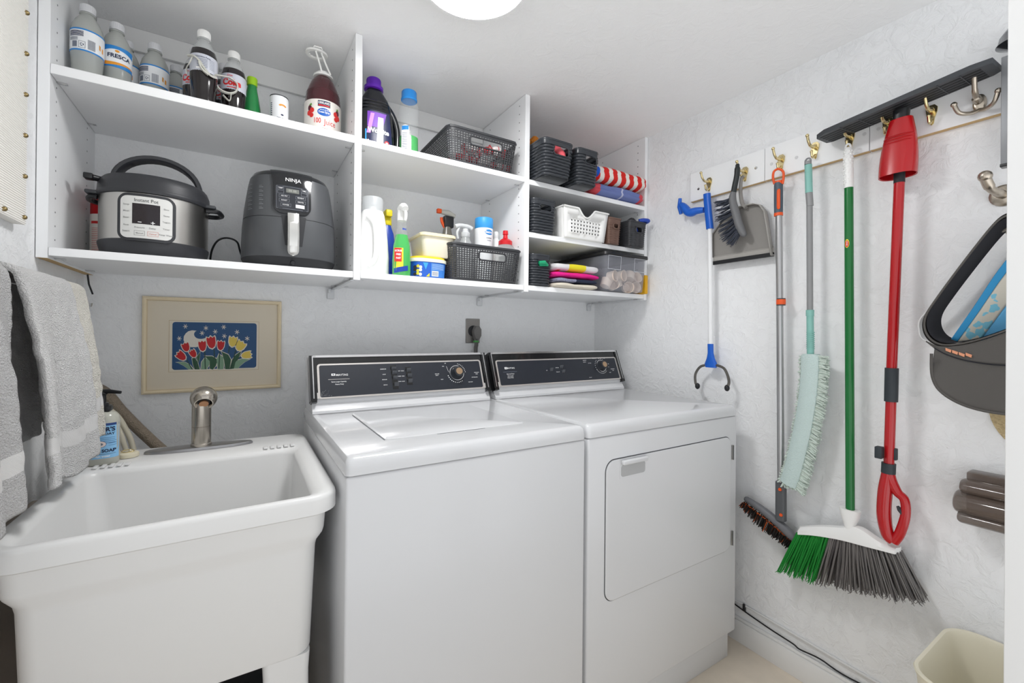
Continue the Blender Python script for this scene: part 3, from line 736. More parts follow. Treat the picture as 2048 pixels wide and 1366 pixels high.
# green spray
bx, by = .441, -.318
t = thing('spray_bottle', 'green liquid spray bottle with white trigger, in front of the blue bottle', 'spray bottle', (bx, by, z))
GS = M('green_cleaner', '49b25a', .15, clear=.12, coat=.4)
rg = lambda h, a, c, o=0: squircle(bx+o, by, a, c, z+h, 2.3, 40)
MB().loft([rg(0, .026, .020), rg(.005, .029, .023), rg(.05, .0295, .0235), (rg(.10, .0265, .022)), rg(.125, .021, .019), rg(.135, .0185, .018)], GS).build('bottle_body', t)
MB().loft([rg(.135, .0185, .018), rg(.165, .0155, .0155), rg(.185, .0135, .0135)], M('bottle_clear', '', .05)).build('bottle_neck', t)
tg = MB().loft([rg(.182, .0145, .0145), rg(.205, .0145, .0145), rg(.215, .013, .013)], WPL)
tg.tube(bez([(bx, by+.014, z+.222), (bx, by-.004, z+.226), (bx, by-.026, z+.222), (bx, by-.036, z+.214)], 4), [.012]*4+[.0125]*4+[.010]*5, WPL, 14)
tg.tube(bez([(bx+.002, by-.022, z+.214), (bx+.003, by-.032, z+.200), (bx+.003, by-.028, z+.182)], 4), .005, WPL, 10)
tg.build('trigger_head', t)
lb = MB()
def gmap(e): return lambda s, h: (bx+s, by-(.0232+e)*(1-abs(max(-.97, min(.97, s/.0295)))**2.3)**(1/2.3)*(1 if h < .05 else 1-(h-.05)*1.3), z+h)
lb.grid(lambda a, b2: gmap(.0008)(-.0275+.026*a, .015+.075*b2), 4, 5, M('label_yellow', 'e6d23a', .4))
lb.grid(lambda a, b2: gmap(.0011)(-.0270+(.020)*a, .045+.044*b2), 4, 5, LRED)
for k, s in enumerate(('SCRUB', 'FREE', 'FAST')): lb.text(s, .0085, (-.0165, .08-k*.012), gmap(.0016), WHT, .03, sx=.75)
lb.grid(lambda a, b2: gmap(.0011)(-.0275+.042*a, .008+.016*b2+.010*a), 6, 3, M('deep_blue', '', .3))
lb.grid(lambda a, b2: cmap(bx, by, .0158, z, .0008, .2)(-.006+.014*a, .150+.006*b2), 3, 2, M('deep_blue', '', .3))
lb.build('label', t)
# blue tub with yellow lid
bx, by = .541, -.272
t = thing('detergent_tub', 'low blue detergent tub with yellow lid beneath the cream container', 'tub', (bx, by, z))
ln = squircle
MB().loft([ln(bx, by, .058, .05, z, 3), ln(bx, by, .061, .053, z+.004, 3), ln(bx, by, .066, .058, z+.062, 3)], M('tub_blue', '2060c8', .3)).build('tub_body', t)
MB().loft([ln(bx, by, .067, .059, z+.055, 3), ln(bx, by, .068, .060, z+.056, 3), ln(bx, by, .068, .060, z+.066, 3), ln(bx, by, .066, .058, z+.067, 3)], M('lid_rim_white', 'e9ecd8', .4)).loft([ln(bx, by, .064, .056, z+.067, 3), ln(bx, by, .063, .055, z+.073, 3), ln(bx, by, .06, .052, z+.0745, 3)], M('lid_yellow', 'e5c92c', .4)).build('lid', t)
lb = MB()
def tmap(e): return lambda s, h: (bx+s, by-(.053+.005*h/.062+e)*(1-abs(max(-.98, min(.98, s/.066)))**3)**(1/3), z+h)
lb.rect(-.002, .006, .052, .052, tmap(.0008), M('label_midblue', '3f7fd0', .4), 8)
lb.rect(.002, .008, .026, .026, tmap(.0013), LBW, 4)
for k in range(12): lb.rect(.0045+k*.0017, .010, .0052+k*.0017, .024, tmap(.0017), INK, 1)
for k in range(6): lb.rect(.002, .031+k*.0034, .047, .0322+k*.0034, tmap(.0013), M('label_paleblue', 'a9c9ee', .4), 5)
for k in range(9): lb.disc((-.053+.010*(k % 3)*.8, .012+.012*(k//3)+.003*(k % 2)), .0048, .0055, tmap(.0012), (BLKM, M('label_lime', 'c9c23c', .4), LBW)[k % 3], 10)
lb.poly([(-.018, .006), (-.006, .006), (-.006, .018)], tmap(.0012), M('label_yellow', '', .4))
lb.poly([(-.03, .052), (-.012, .052), (-.02, .028)], tmap(.0012), SKY)
lb.build('label', t)
# cream container on the tub
z2 = SB+.0752; bx, by = .568, -.258
CRM = M('cream_plastic', 'e9e2cd', .45)
t = thing('food_container', 'cream square plastic container with lid stacked on the blue tub', 'container', (bx, by, z2))
MB().loft([rr(bx-.050, bx+.050, by-.060, by+.060, .014, z2), rr(bx-.053, bx+.053, by-.063, by+.063, .016, z2+.004), rr(bx-.060, bx+.060, by-.07, by+.07, .018, z2+.070)], CRM).build('container_body', t)
MB().loft([rr(bx-.061, bx+.061, by-.071, by+.071, .018, z2+.068), rr(bx-.066, bx+.066, by-.076, by+.076, .02, z2+.069), rr(bx-.066, bx+.066, by-.076, by+.076, .02, z2+.077), rr(bx-.062, bx+.062, by-.072, by+.072, .018, z2+.080)], M('cream_lid', 'ecdfb9', .4)).build('lid', t)
# basket with bottles
basket('storage_basket', 'charcoal open weave basket on lower middle shelf, packed with cleaning bottles', 'basket', (.6, .888), (-.355, -.09), SB, SB+.127, .012, BSK, 'weave', 'charcoal open weave baskets', (.056, .60, .84, .02), nu=104, nv=14)
zb = SB+.006
p = WY(890, 430, -.14); bx, by = p.x, -.14
t = thing('trigger_bottle', 'spray bottle with orange and black trigger rising behind the cream container', 'spray bottle', (bx, by, zb))
MB().loft([squircle(bx+.01, by, a, a*.8, zb+h, 2.5, 24) for h, a in ((0, .035), (.15, .035), (.2, .018), (.225, .014))], M('bottle_smoke', '6a675f', .25)).build('bottle_body', t)
ht = p.z-zb
tg = MB(); OR = M('orange_plastic', 'e8571b', .4)
tg.box((bx-.006, by-.012, zb+.222), (bx+.034, by+.012, zb+ht-.004), BLK, .005)
tg.tube(bez([(bx-.015, by, zb+ht-.012), (bx-.012, by, zb+ht-.03), (bx+.0, by, zb+ht-.05)], 4), .006, OR, 8)
tg.build('trigger_head', t)
MB().tube([(bx-.016, by, zb+ht+.010), (bx+.012, by, zb+ht+.009), (bx+.042, by, zb+ht+.0)], [.009, .012, .008], M('translucent_shell', 'c9c8c0', .3, clear=.2), 10).build('nozzle_cover', t)
MB().box((bx-.034, by-.008, zb+ht+.003), (bx-.016, by+.008, zb+ht+.020), OR, .003).build('nozzle', t)
def simple(name, label, cat, u, v, y, r, mt, profile, capn, capm, capp, group=None):
    p = WY(u, v, y); h = p.z-zb
    t = thing(name, label, cat, (p.x, y, zb), group)
    MB().lathe([(a*r, c*h) for a, c in profile], (p.x, y, zb), mt, 32).build('bottle_body', t)
    MB().lathe([(a*r, c*h) for a, c in capp], (p.x, y, zb), capm, 32).build(capn, t)
    return t, p.x, h
t, bx, h = simple('spray_bottle', 'clear spray bottle with translucent trigger inside the lower weave basket', 'spray bottle', 931, 450, -.25, .034, CLRP, ((.9, 0), (1, .03), (1, .5), (.9, .62), (.5, .74), (.42, .8)), 'collar', M('frosted_white', 'd5d8da', .35, clear=.2), ((.46, .78), (.5, .79), (.5, .86), (.35, .88), (.3, .93)))
MB().tube(bez([(bx-.042, -.25, zb+h-.012), (bx-.02, -.25, zb+h-.005), (bx+.012, -.25, zb+h-.006), (bx+.026, -.25, zb+h-.012)], 4), .0085, M('frosted_white', '', .3), 10).tube(bez([(bx-.026, -.25, zb+h-.014), (bx-.034, -.25, zb+h-.034), (bx-.03, -.25, zb+h-.055)], 4), .0045, M('frosted_white', '', .3), 8).build('trigger_head', t)
t, bx, h = simple('spray_can', 'white aerosol can with bright blue cap in the lower weave basket', 'aerosol can', 968, 438, -.21, .036, LBW, ((.95, 0), (1, .01), (1, .83), (.97, .845)), 'cap', M('cap_sky', '3a9be0', .4), ((.98, .84), (1.0, .845), (1.0, .985), (.95, 1), (0.01, 1)))
lb = MB(); mp = cmap(bx, -.21, .036, zb, .0006); lb.disc((.004, h*.775), .018, .0105, mp, LBB); lb.text('Secret', .0125, (.004, h*.775), cmap(bx, -.21, .036, zb, .001), WHT, .03)
lb.text('outlast', .009, (.004, h*.69), mp, INK, .01); lb.text('CLEAN', .006, (.004, h*.65), mp, INK, .01); lb.build('label', t)
simple('white_bottle', 'small white bottle between blue-capped can and red-capped bottle', 'bottle', 992, 464, -.17, .022, WPL, ((.9, 0), (1, .03), (1, .7), (.8, .82), (.45, .88)), 'cap', WPL, ((.45, .87), (.5, .88), (.5, .98), (.4, 1), (.01, 1)))
t, bx, h = simple('squeeze_bottle', 'clear squeeze bottle with red nozzle cap, rightmost in the weave basket', 'bottle', 1011, 462, -.27, .041, CLRP, ((.9, 0), (1, .03), (1, .55), (.95, .66), (.6, .74), (.58, .76)), 'nozzle_cap', RED, ((.6, .72), (.66, .73), (.66, .80), (.5, .83), (.24, .86), (.2, .92), (.27, .93), (.24, 1), (.01, 1)))

# ================================================================ BAY 3
RIB = M('basket_slate', '35383d', .25)
GD = 'dark ribbed storage baskets'
z3 = 1.7214
basket('ribbed_basket', 'dark ribbed basket left of its twin on top right shelf, coral bundle showing', 'basket', (.931, 1.071), (-.434, -.14), z3, z3+.135, .012, RIB, 'rib', GD, (.036, .60, .86, .010), nv=11)
basket('ribbed_basket', 'narrow dark ribbed basket on top right shelf beside the striped towel, white bottle inside', 'basket', (1.095, 1.206), (-.430, -.15), z3, z3+.136, .010, RIB, 'rib', GD, (.030, .60, .84, .012), nv=12)
tag(MB().tube(bez([(1.0, -.40, z3+.03), (1.03, -.408, z3+.07), (1.03, -.405, z3+.10), (1.035, -.37, z3+.13), (1.06, -.34, z3+.15), (1.05, -.31, z3+.155)], 5), .016, M('coral_cloth', 'e8606a', .7), 12).build('cloth_bundle', loc=(1.02, -.36, z3+.02)), 'coral pink rolled cloth tucked in the left ribbed basket', 'cloth')
fb = MB(); p0 = WY(1068, 287, -.28)
OC = M('ochre_yarn', 'b9701f', .9, bump=('voro', 260, .004, 1))
for i in range(14):
    a = i*2.4; fb.sph((p0.x+.018*math.cos(a)-.012, -.28+.02*math.sin(a), p0.z-.006+.008*math.sin(a*1.7)), .017, OC, n=6)
tag(fb.build('dried_flowers', loc=(p0.x, -.28, z3+.12)), 'rust orange fuzzy tuft poking out behind the left ribbed basket', 'decoration')
t = thing('white_bottle', 'white bottle with wide ribbed cap standing inside the narrow ribbed basket', 'bottle', (1.146, -.33, z3+.006))
MB().lathe([(.027, .0), (.03, .005), (.03, .105), (.025, .122), (.022, .126)], (1.146, -.33, z3+.006), WPL, 32).build('bottle_body', t)
MB().lathe([(.0225, .122), (.0235, .124), (.0225, .132), (.0235, .14), (.0225, .148), (.022, .153), (1e-5, .154)], (1.146, -.33, z3+.006), WPL, 32).build('cap', t)

def cloth(X, Y, Z, matfn, nu=90, nv=40, e=(3.2, 3.2), lump=.004, seed=0, fold=0):   # a folded cloth: rounded slab round the X axis
    mb = MB(); x0, x1 = X; y0, y1 = Y; z0, z1 = Z
    cx, cy, cz = (x0+x1)/2, (y0+y1)/2, (z0+z1)/2; hx, hy, hz = (x1-x0)/2, (y1-y0)/2, (z1-z0)/2
    def fn(u, v):
        s = 2*u-1; a = 2*math.pi*v; c, n = math.cos(a), math.sin(a)
        ex = 1.02-abs(s)**9*.9
        k = (1-abs(s)**7)**.28 if abs(s) < 1 else 0
        k = max(k, .02)
        y = cy+hy*math.copysign(abs(c)**(2/4.5), c)*(.75+.25*k); z = cz+hz*math.copysign(abs(n)**(2/e[0]), n)*k
        f = fold*.5*math.exp(-((z-cz)/(hz*.18))**2) if fold and c < 0 else 0
        d = noise.noise(Vector((s*3+seed, y*22, z*30)))*lump
        return (cx+hx*s, y+f+d*.4, z+(d if z > z0+.002 else 0)*.8+ (0 if n < 0 else lump*.6*math.sin(s*5+seed)))
    mb.grid(fn, nu, nv, None, cu=False, matfn=matfn)
    return mb
TR, TW = M('towel_red', 'd8261f', .95, bump=('noise', 900, .002, .7)), M('towel_white', 'ece7df', .95, bump=('noise', 900, .002, .7))
TB = M('towel_blue', '6f7db3', .95, bump=('noise', 900, .002, .7)); TC = M('towel_coral', 'd8505a', .95, bump=('noise', 900, .002, .7))
RB = M('towel_royal', '1d59c4', .95, bump=('noise', 900, .002, .7))
o = cloth((1.238, 1.541), (-.375, -.10), (z3+.0005, z3+.056), lambda u, v: TC if u < .10 or u > .88 else (M('towel_lightstripe', 'b9bcd6', .95) if .50 < u < .535 else TB), seed=1, fold=.012).build('beach_towel', loc=(1.4, -.24, z3))
tag(o, 'folded blue-violet towel with coral ends under the striped towel', 'towel', 'folded towels in the right bay')
t = thing('beach_towel', 'folded red and white striped beach towel on top right shelf', 'towel', (1.4, -.24, z3+.057), 'folded towels in the right bay')
cloth((1.228, 1.550), (-.385, -.10), (z3+.057, z3+.128), lambda u, v: TR if ((u*6.5+.25*math.sin(v*6.28)) % 1) < .55 else TW, nu=160, seed=3, fold=.006).build('striped_cloth', t)
b = MB(); pth = [(1.243+.0, -.33+.0, 0)]
sp = []
for i in range(30):
    a = i*.42; r0 = .004+.0009*i; sp.append((1.222, -.372, z3+.090) if i < 0 else (1.240+0*a, -.392+r0*math.cos(a), z3+.088+r0*math.sin(a)))
rings = [[(x-.002, y, zz), (x+.012, y+.0, zz)] for x, y, zz in sp]
b.tube([(1.226, -.372, z3+.088), (1.245, -.372, z3+.088)], .021, RB, 20); b.tube([(1.2235, -.372, z3+.088), (1.2265, -.372, z3+.088)], .013, M('towel_navy', '173f92', .95), 16)
b.tube([(1.221, -.372, z3+.088), (1.224, -.372, z3+.088)], .007, RB, 14)
b.build('rolled_lining', t)

# middle shelf
zm = 1.5208
basket('ribbed_basket', 'dark ribbed basket on the middle right shelf beside the white basket', 'basket', (.935, 1.048), (-.358, -.10), zm, zm+.133, .006, RIB, 'rib', GD, (.030, .66, .86, .004), nv=13)
# white perforated basket
wb = thing('white_basket', 'white plastic basket with round holes and scooped handle on middle shelf', 'basket', (1.19, -.22, zm))
mb = MB(); X0, X1, Y0, Y1, H = 1.073, 1.313, -.370, -.12, .122
def wpt(a, v, q=0):
    tp = .013*(1-v)
    return Vector((X0+tp+(X1-X0-2*tp)*a, Y0+tp*.8-q, zm+H*v))
ncol, nrow = 8, 5
def top_h(a): return 1-.28*max(0, math.cos((a-.5)*math.pi/.36))**1.0 if abs(a-.5) < .18 else 1
mb2 = MB(); mp = lambda s, h: (X0+s, Y0+.010-.010*h/H*.8, zm+h)
cols, rws = 12, 6
ua = [.0]+[.07+.86*i/cols for i in range(cols+1)]+[1]
va = [0, .06]+[.06+.70*j/rws for j in range(1, rws+1)]+[1]
for i in range(len(ua)-1):
    for j in range(len(va)-1):
        u0, u1, v0, v1 = ua[i], ua[i+1], va[j], va[j+1]
        f = lambda u, v: wpt(u, v*(top_h(u) if v == 1 else 1))
        P = [f(u0, v0), f(u1, v0), f(u1, v1), f(u0, v1)]
        if 2 <= i <= cols-1 and 2 <= j <= 5:
            c0 = sum(P, Vector())/4; I = [c0+Vector((math.cos(a)*.0037, 0, math.sin(a)*.0037)) for a in [math.radians(225+k*45) for k in range(8)]]
            PP = [P[0], (P[0]+P[1])/2, P[1], (P[1]+P[2])/2, P[2], (P[2]+P[3])/2, P[3], (P[3]+P[0])/2]
            mb2.add(PP+I, [(k, (k+1) % 8, 8+(k+1) % 8, 8+k) for k in range(8)], WPL)
        else:
            if j == len(va)-2 and 0 < i < len(ua)-2:
                for s in range(4):
                    a, b2 = u0+(u1-u0)*s/4, u0+(u1-u0)*(s+1)/4; mb2.add([wpt(a, v0), wpt(b2, v0), wpt(b2, top_h(b2)), wpt(a, top_h(a))], [(0, 1, 2, 3)], WPL)
            else: mb2.add(P, [(0, 1, 2, 3)], WPL)
mb2.build('front_panel', wb, solid=.002)
mb = MB(); ring = lambda tp, h: rr(X0+tp, X1-tp, Y0+tp*.8, Y1-tp, .018, zm+h)
R0, R1 = ring(.013, 0.0005), ring(0, H); n = len(R0)
for i in range(n):
    j = (i+1) % n
    if min(R0[i][1], R0[j][1]) < Y0+.012 and abs(R0[i][1]-R0[j][1]) < .0005: continue
    mb.add([R0[i], R0[j], R1[j], R1[i]], [(0, 1, 2, 3)], WPL)
mb.add(R0, [tuple(range(n))], WPL); mb.build('basket_shell', wb, solid=.002)
rp = [wpt(0, 1)+Vector((-.001, -.003, 0))]+[wpt(a/40, top_h(a/40))+Vector((0, -.003, 0)) for a in range(1, 40)]+[wpt(1, 1)+Vector((.001, -.003, 0))]
MB().tube(rp+[(X1+.002, Y1, zm+H), (X0-.002, Y1, zm+H), rp[0]], .0035, WPL, 8, False).build('rim', wb)
tag(cloth((X0+.016, X1-.016), (Y0+.018, Y1-.03), (zm+.006, zm+.085), lambda u, v: M('filler_darkgrey', '35373c', .9), nu=40, nv=24, seed=11).build('basket_filler', loc=(1.19, -.25, zm+.006)), 'dark filler added inside the white basket so its holes look dark', 'cloth')  # unseen dark filling, added so the holes in the front read dark
BRN = M('basket_brown', '6b5247', .5)
basket('woven_basket', 'small brown woven basket between white and dark baskets on middle shelf', 'basket', (1.318, 1.392), (-.372, -.14), zm, zm+.112, .006, BRN, 'knit', None, (.016, .60, .80, .004), nu=40, nv=11, rim=.005, rad=.01)
basket('woven_basket', 'small charcoal woven basket with blue things at shelf end by right wall', 'basket', (1.424, 1.530), (-.390, -.14), zm, zm+.110, .008, BSK, 'knit', None, (.020, .56, .80, .006), nu=48, nv=12, rim=.005, rad=.01)
mb = MB().tube(bez([(1.49, -.38, zm+.118), (1.51, -.392, zm+.122), (1.535, -.395, zm+.120), (1.53, -.36, zm+.114), (1.49, -.36, zm+.10), (1.485, -.372, zm+.07)], 5), .008, M('cobalt_plastic', '2446a8', .4), 10)
tag(mb.build('strap_coil', loc=(1.49, -.37, zm+.06)), 'cobalt blue coiled strap rising from the small charcoal basket', 'strap')
mb = MB().tube(bez([(1.445, -.35, zm+.10), (1.465, -.36, zm+.122), (1.485, -.36, zm+.112)], 5), .011, BLKM, 10)
tag(mb.build('cloth_roll', loc=(1.46, -.35, zm+.09)), 'black soft roll peeking over the small charcoal basket', 'cloth')
# bottom shelf
basket('ribbed_basket', 'dark ribbed basket on lowest right shelf with green clip in its handle', 'basket', (.934, 1.026), (-.356, -.10), SB, SB+.122, .004, RIB, 'rib', GD, (.026, .60, .82, .004), nv=12)
GC = M('clip_green', '1d9a6c', .4)
mb = MB().tube([(.962, -.362, SB+.088), (.985, -.366, SB+.090), (1.0, -.362, SB+.084)], [.007, .009, .006], GC, 8).tube([(.965, -.362, SB+.080), (1.003, -.364, SB+.082)], .0045, GC, 8)
tag(mb.build('plastic_clip', loc=(.98, -.36, SB+.08)), 'green plastic clip showing through the lowest ribbed basket handle', 'clip')
GT = 'folded towels in the right bay'
CM = M('towel_cream', 'e5dccb', .95, bump=('noise', 700, .002, .6)); NV = M('towel_darknavy', '252c42', .95, bump=('noise', 700, .002, .6))
PK = M('towel_pink', 'ea1e8c', .9, bump=('noise', 700, .002, .6)); YL = M('towel_yellow', 'e3d52a', .9); GW = M('towel_offwhite', 'dcdadc', .95, bump=('noise', 700, .002, .6))
xa, xb = 1.032, 1.262
for (za, zb2, mf, lab, s, xx) in ((0, .020, lambda u, v: CM, 'cream towel lying bottom of the small stack', 5, (xa+.004, xb-.006)),
        (.020, .040, lambda u, v: (M('towel_print', '8d90a8', .9, bump=('voro', 200, .003, 1)) if u < .42 else NV), 'navy towel with speckled end in the stack below the pink one', 6, (xa+.010, xb-.008)),
        (.040, .064, lambda u, v: PK, 'hot pink folded towel in the middle of the stack', 7, (xa, xb+.002)),
        (.064, .100, lambda u, v: YL if .30+.03*math.sin(v*9) < u < .66 else (M('patch_orange', 'e8643c', .9) if .08 < u < .15 and .62 < v < .78 else GW), 'off-white towel with yellow print topping the small stack', 8, (xa+.002, xb-.002))):
    o = cloth(xx, (-.384, -.14), (SB+za+.0006, SB+zb2), mf, seed=s, lump=.0025).build('folded_towel', loc=(1.15, -.26, SB+za)); tag(o, lab, 'towel', GT)
# clear bin with black lid
bt = thing('storage_bin', 'clear plastic bin with black lid at the right end of lowest shelf', 'storage bin', (1.39, -.23, SB))
BC = M('bin_clear', 'b8bac4', .12, clear=.66)
bx0, bx1, by0, by1 = 1.279, 1.531, -.398, -.035
MB().loft([rr(bx0+.018, bx1-.018, by0+.015, by1-.01, .02, SB+.002), rr(bx0+.012, bx1-.012, by0+.009, by1-.006, .022, SB+.006), rr(bx0, bx1, by0, by1, .024, SB+.152)], BC, True, False).build('bin_body', bt)
MB().loft([rr(bx0-.004, bx1+.004, by0-.004, by1+.004, .026, SB+.148), rr(bx0-.008, bx1+.008, by0-.008, by1+.008, .028, SB+.151), rr(bx0-.007, bx1+.007, by0-.007, by1+.007, .028, SB+.162), rr(bx0+.01, bx1-.01, by0+.01, by1-.01, .02, SB+.165)], BLK).build('bin_lid', bt)
fr = MB(); fm = lambda s, h: (bx0+s, by0-.002+.009*(1-h/.152), SB+h)
fr.frame(.010, .090, .085, .147, .0016, fm, M('bin_edge', 'd6d8de', .2)); fr.frame(.165, .090, .24, .147, .0016, fm, M('bin_edge', '', .2)); fr.build('moulded_frame', bt)
cups = ((1.312, -.355, .022, 'z'), (1.330, -.36, .062, 'y'), (1.355, -.352, .026, 'y'), (1.382, -.36, .068, 'y'), (1.398, -.35, .024, 'z'), (1.438, -.355, .022, 'y'), (1.452, -.36, .060, 'z'), (1.482, -.35, .026, 'y'), (1.49, -.35, .062, 'y'), (1.42, -.33, .058, 'y'))
CU = M('cup_cream', 'e6d6c8', .6)
c0 = MB().lathe([(.021, -.002), (.0235, .030), (.025, .032), (.0235, .032), (.0195, 0), (1e-5, 0)], (0, 0, 0), CU, 24).build('paper_cup')
tag(c0, 'pale cream paper cup lying inside the clear bin', 'cup', 'paper cups inside the clear bin')
for i, (x, y, h, ax) in enumerate(cups):
    c = c0 if i == 0 else c0.copy()
    if i: C.objects.link(c)
    c.location = (x, y, SB+h); c.rotation_euler = (1.45+.2*math.sin(i*3), .3*math.sin(i*5), .5*math.sin(i*2.3)) if ax == 'y' else (.5*math.sin(i*3), .5*math.cos(i), 0)
mb = MB().box((1.5385, -.376, SB+.0006), (1.5575, -.30, SB+.085), M('yellow_card', 'e0a91c', .5), .003)
tag(mb.build('yellow_packet', loc=(1.548, -.34, SB)), 'yellow packet wedged upright between clear bin and shelf end', 'packet')
#@@PART2
# ================================================================ WASHER AND DRYER
def atp(u, v, P0, N):
    d = F2 + R3*((u-1024)/F_PX) + U3*((VH-v)/F_PX); N = Vector(N); return CAM+d*((Vector(P0)-CAM).dot(N)/d.dot(N))
DK, FRY = .8899, -.8455
CPT = Vector((0, .0475, .119)).normalized(); CPN = Vector((0, -.119, .0475)).normalized(); CP0 = Vector((0, -.3235, .940))
PANEL = M('console_navy', '22262f', .4, mott=60); CBLK = M('console_black', '121315', .2, coat=.3)
SIL = M('console_silver', 'cfcac6', .3, .7); CAPB = M('knob_bronze', 'b79a7c', .3, .8)
def cmp_(e): return lambda x, h: Vector((x, CP0.y, CP0.z))+CPT*h+CPN*e
def pxc(u, v, e=.003):
    p = atp(u, v, CP0+CPN*e, CPN); return p.x, (p-CP0-CPN*e).dot(CPT)
def machine(name, label, x0, x1):
    t = thing(name, label, 'washing machine' if name == 'washing_machine' else 'dryer', ((x0+x1)/2, -.5, 0))
    b = MB().box((x0+.001, FRY+.002, .10), (x1-.001, -.16, .8525), ENAM2, .006, 3); b.build('cabinet', t)
    MB().box((x0+.012, FRY+.022, .0), (x1-.012, -.17, .0995), ENAM2, .002).build('toe_panel', t)
    r = .012
    MB().loft([rr(x0, x1, FRY, -.155, r, .8545), rr(x0, x1, FRY, -.155, r, .868), rr(x0+.002, x1-.002, FRY+.004, -.157, r, .882), rr(x0+.006, x1-.006, FRY+.010, -.160, r, .8885), rr(x0+.014, x1-.014, FRY+.020, -.166, r, .8899)], ENAM).build('top_deck', t)
    return t
def console(t, x0, x1, capL, capR, inner, top):
    prof = [(-.165, .8905), (-.165, 1.052), (-.262, 1.052), (-.2755, 1.046), (-.3175, .9405), (-.322, .931), (-.3225, .924), (-.318, .917), (-.321, .912), (-.331, .8985), (-.3315, .8905)]
    MB().prism([(a, b) for a, b in prof], lambda a, b, d: (d, a, b), x0+.004, x1-.004, ENAM).build('console_body', t, ang=25)
    e = .0015
    c = MB()
    def slab(xa, h0, xb, h1, e0, e1, mt, r=0, mb=None):
        P = rrpoly(xa, h0, xb, h1, r, 4) if r else [(xa, h0), (xb, h0), (xb, h1), (xa, h1)]
        (mb or c).prism(P, lambda a, b, d: cmp_(d)(a, b), e0, e1, mt)
    slab(x0+.010, .004, x1-.010, .128, -.006, .0015, CBLK)
    slab(x0+.010, .1215, x1-.010, .1285, -.01, .0050, CHROME)
    slab(x0+.012, -.006, x1-.012, .012, -.006, .0025, M('console_lower_silver', 'd4d1ce', .35, .5))
    c.build('console_surround', t)
    (ax, ah), (bx, bh) = inner
    c = MB(); slab(ax-.006, ah-.005, bx+.006, bh+.005, .001, .0028, SIL, .009, c); slab(ax, ah, bx, bh, .002, .0034, PANEL, .005, c)
    c.build('control_panel', t)
    for (xa, xb) in (capL, capR):
        c = MB(); L = xb-xa
        slab(xa, -.011, xb, .128, -.035, .005, CBLK, 0, c); slab(xa+L*.42, -.006, xa+L*.58, .126, .004, .0068, CHROME, 0, c); slab(xa+.001, -.018, xb-.001, -.008, -.02, .007, CBLK, 0, c)
        c.build('console_end_cap', t)
    return
def rocker(t, u, v, w=.0145, h=.0125):
    x, hh = pxc(u, v); P = [(x-w/2, hh-h/2), (x+w/2, hh-h/2), (x+w/2, hh+h/2), (x-w/2, hh+h/2)]
    m = MB(); f = cmp_
    m.add([f(.003)(*P[0]), f(.003)(*P[1]), f(.003)(*P[2]), f(.003)(*P[3]), f(.0065)(x-w/2, hh-h*.35), f(.0065)(x+w/2, hh-h*.35), f(.0135)(x+w/2, hh+h*.42), f(.0135)(x-w/2, hh+h*.42)],
          [(0, 1, 2, 3), (4, 5, 6, 7), (0, 1, 5, 4), (1, 2, 6, 5), (2, 3, 7, 6), (3, 0, 4, 7)], M('rocker_grey', '55585d', .35))
    return m.build('rocker_switch', t)
def dial(t, u, v, R=.0275):
    x, h = pxc(u, v); c0 = cmp_(0)(x, h)
    m = MB(); m.tube([c0+CPN*.003, c0+CPN*.006], R, M('dial_skirt', '303238', .3), 40)
    for i in range(40):
        a0, a1 = i*2*math.pi/40, (i+1)*2*math.pi/40
        m.add([cmp_(.0063)(x+q*math.cos(a), h+q*math.sin(a)) for q, a in ((R, a0), (R, a1), (R*.93, a1), (R*.93, a0))], [(0, 1, 2, 3)], CHROME)
    m.build('dial_ring', t)
    k = MB().tube([c0+CPN*.005, c0+CPN*.009, c0+CPN*.026, c0+CPN*.0285], [R*.84, R*.74, R*.68, R*.64], M('knob_dark', '2b2e34', .3), 36).build('dial_knob', t)
    q = MB().tube([c0+CPN*.027, c0+CPN*.0295], R*.44, CAPB, 28); q.build('knob_cap', k)
    return x, h
def ticks(m, x, h, r0, n, a0, a1, sz=.0014):
    for i in range(n):
        a = math.radians(a0+(a1-a0)*i/(n-1)); m.disc((x+r0*math.cos(a), h+r0*math.sin(a)), sz, sz, cmp_(.0040), WHT, 8)

# washer
wx0, wx1 = .1706, .7785
t = machine('washing_machine', 'white top-loading washing machine beside the utility sink', wx0, wx1)
ld = MB().loft([rr(.277, .655, -.738, -.372, .010, .8895), rr(.277, .655, -.738, -.372, .010, .8906), rr(.281, .651, -.734, -.376, .008, .8922)], ENAM); ld.build('lid', t)
g = MB().box((.2735, -.736, .8896), (.2765, -.40, .8903), M('gap_shadow_grey', '6d6f72', .6)); g.box((.40, -.7412, .8896), (.53, -.7385, .8903), M('gap_shadow_grey', '6d6f72', .6)); g.build('lid_gap', t)
x0c, x1c = .172, .775
i0 = pxc(640, 795); i1 = pxc(955, 722); i2 = pxc(638.5, 729.5); i3 = pxc(966, 772)
console(t, x0c, x1c, (x0c-.001, x0c+.017), (x1c-.020, x1c-.002), ((max(i0[0], x0c+.026), i0[1]), (min(i3[0], x1c-.026), i1[1])), 0)
for cs in (((786.0, 731), (792.5, 778)), ((816.0, 734), (820.5, 769.5))):     # black slots the rockers sit in
    (sa, ha), (sb, hb_) = pxc(*cs[0]), pxc(*cs[1]); m = MB(); m.prism([(sa-.0105, ha), (sa+.0085, ha), (sb+.0085, hb_), (sb-.0105, hb_)], lambda a, b, d: cmp_(d)(a, b), .003, .0042, CBLK); m.build('rocker_slot', t)
for (u, vs) in ((0, ((786.5, 738), (788, 746), (790, 756), (792.5, 769))), (1, ((816.5, 740.5), (818.5, 751.5), (820, 762)))):
    for (a, b) in vs: rocker(t, a, b)
dx, dh = dial(t, 913, 746)
m = MB(); q = cmp_(.0040)
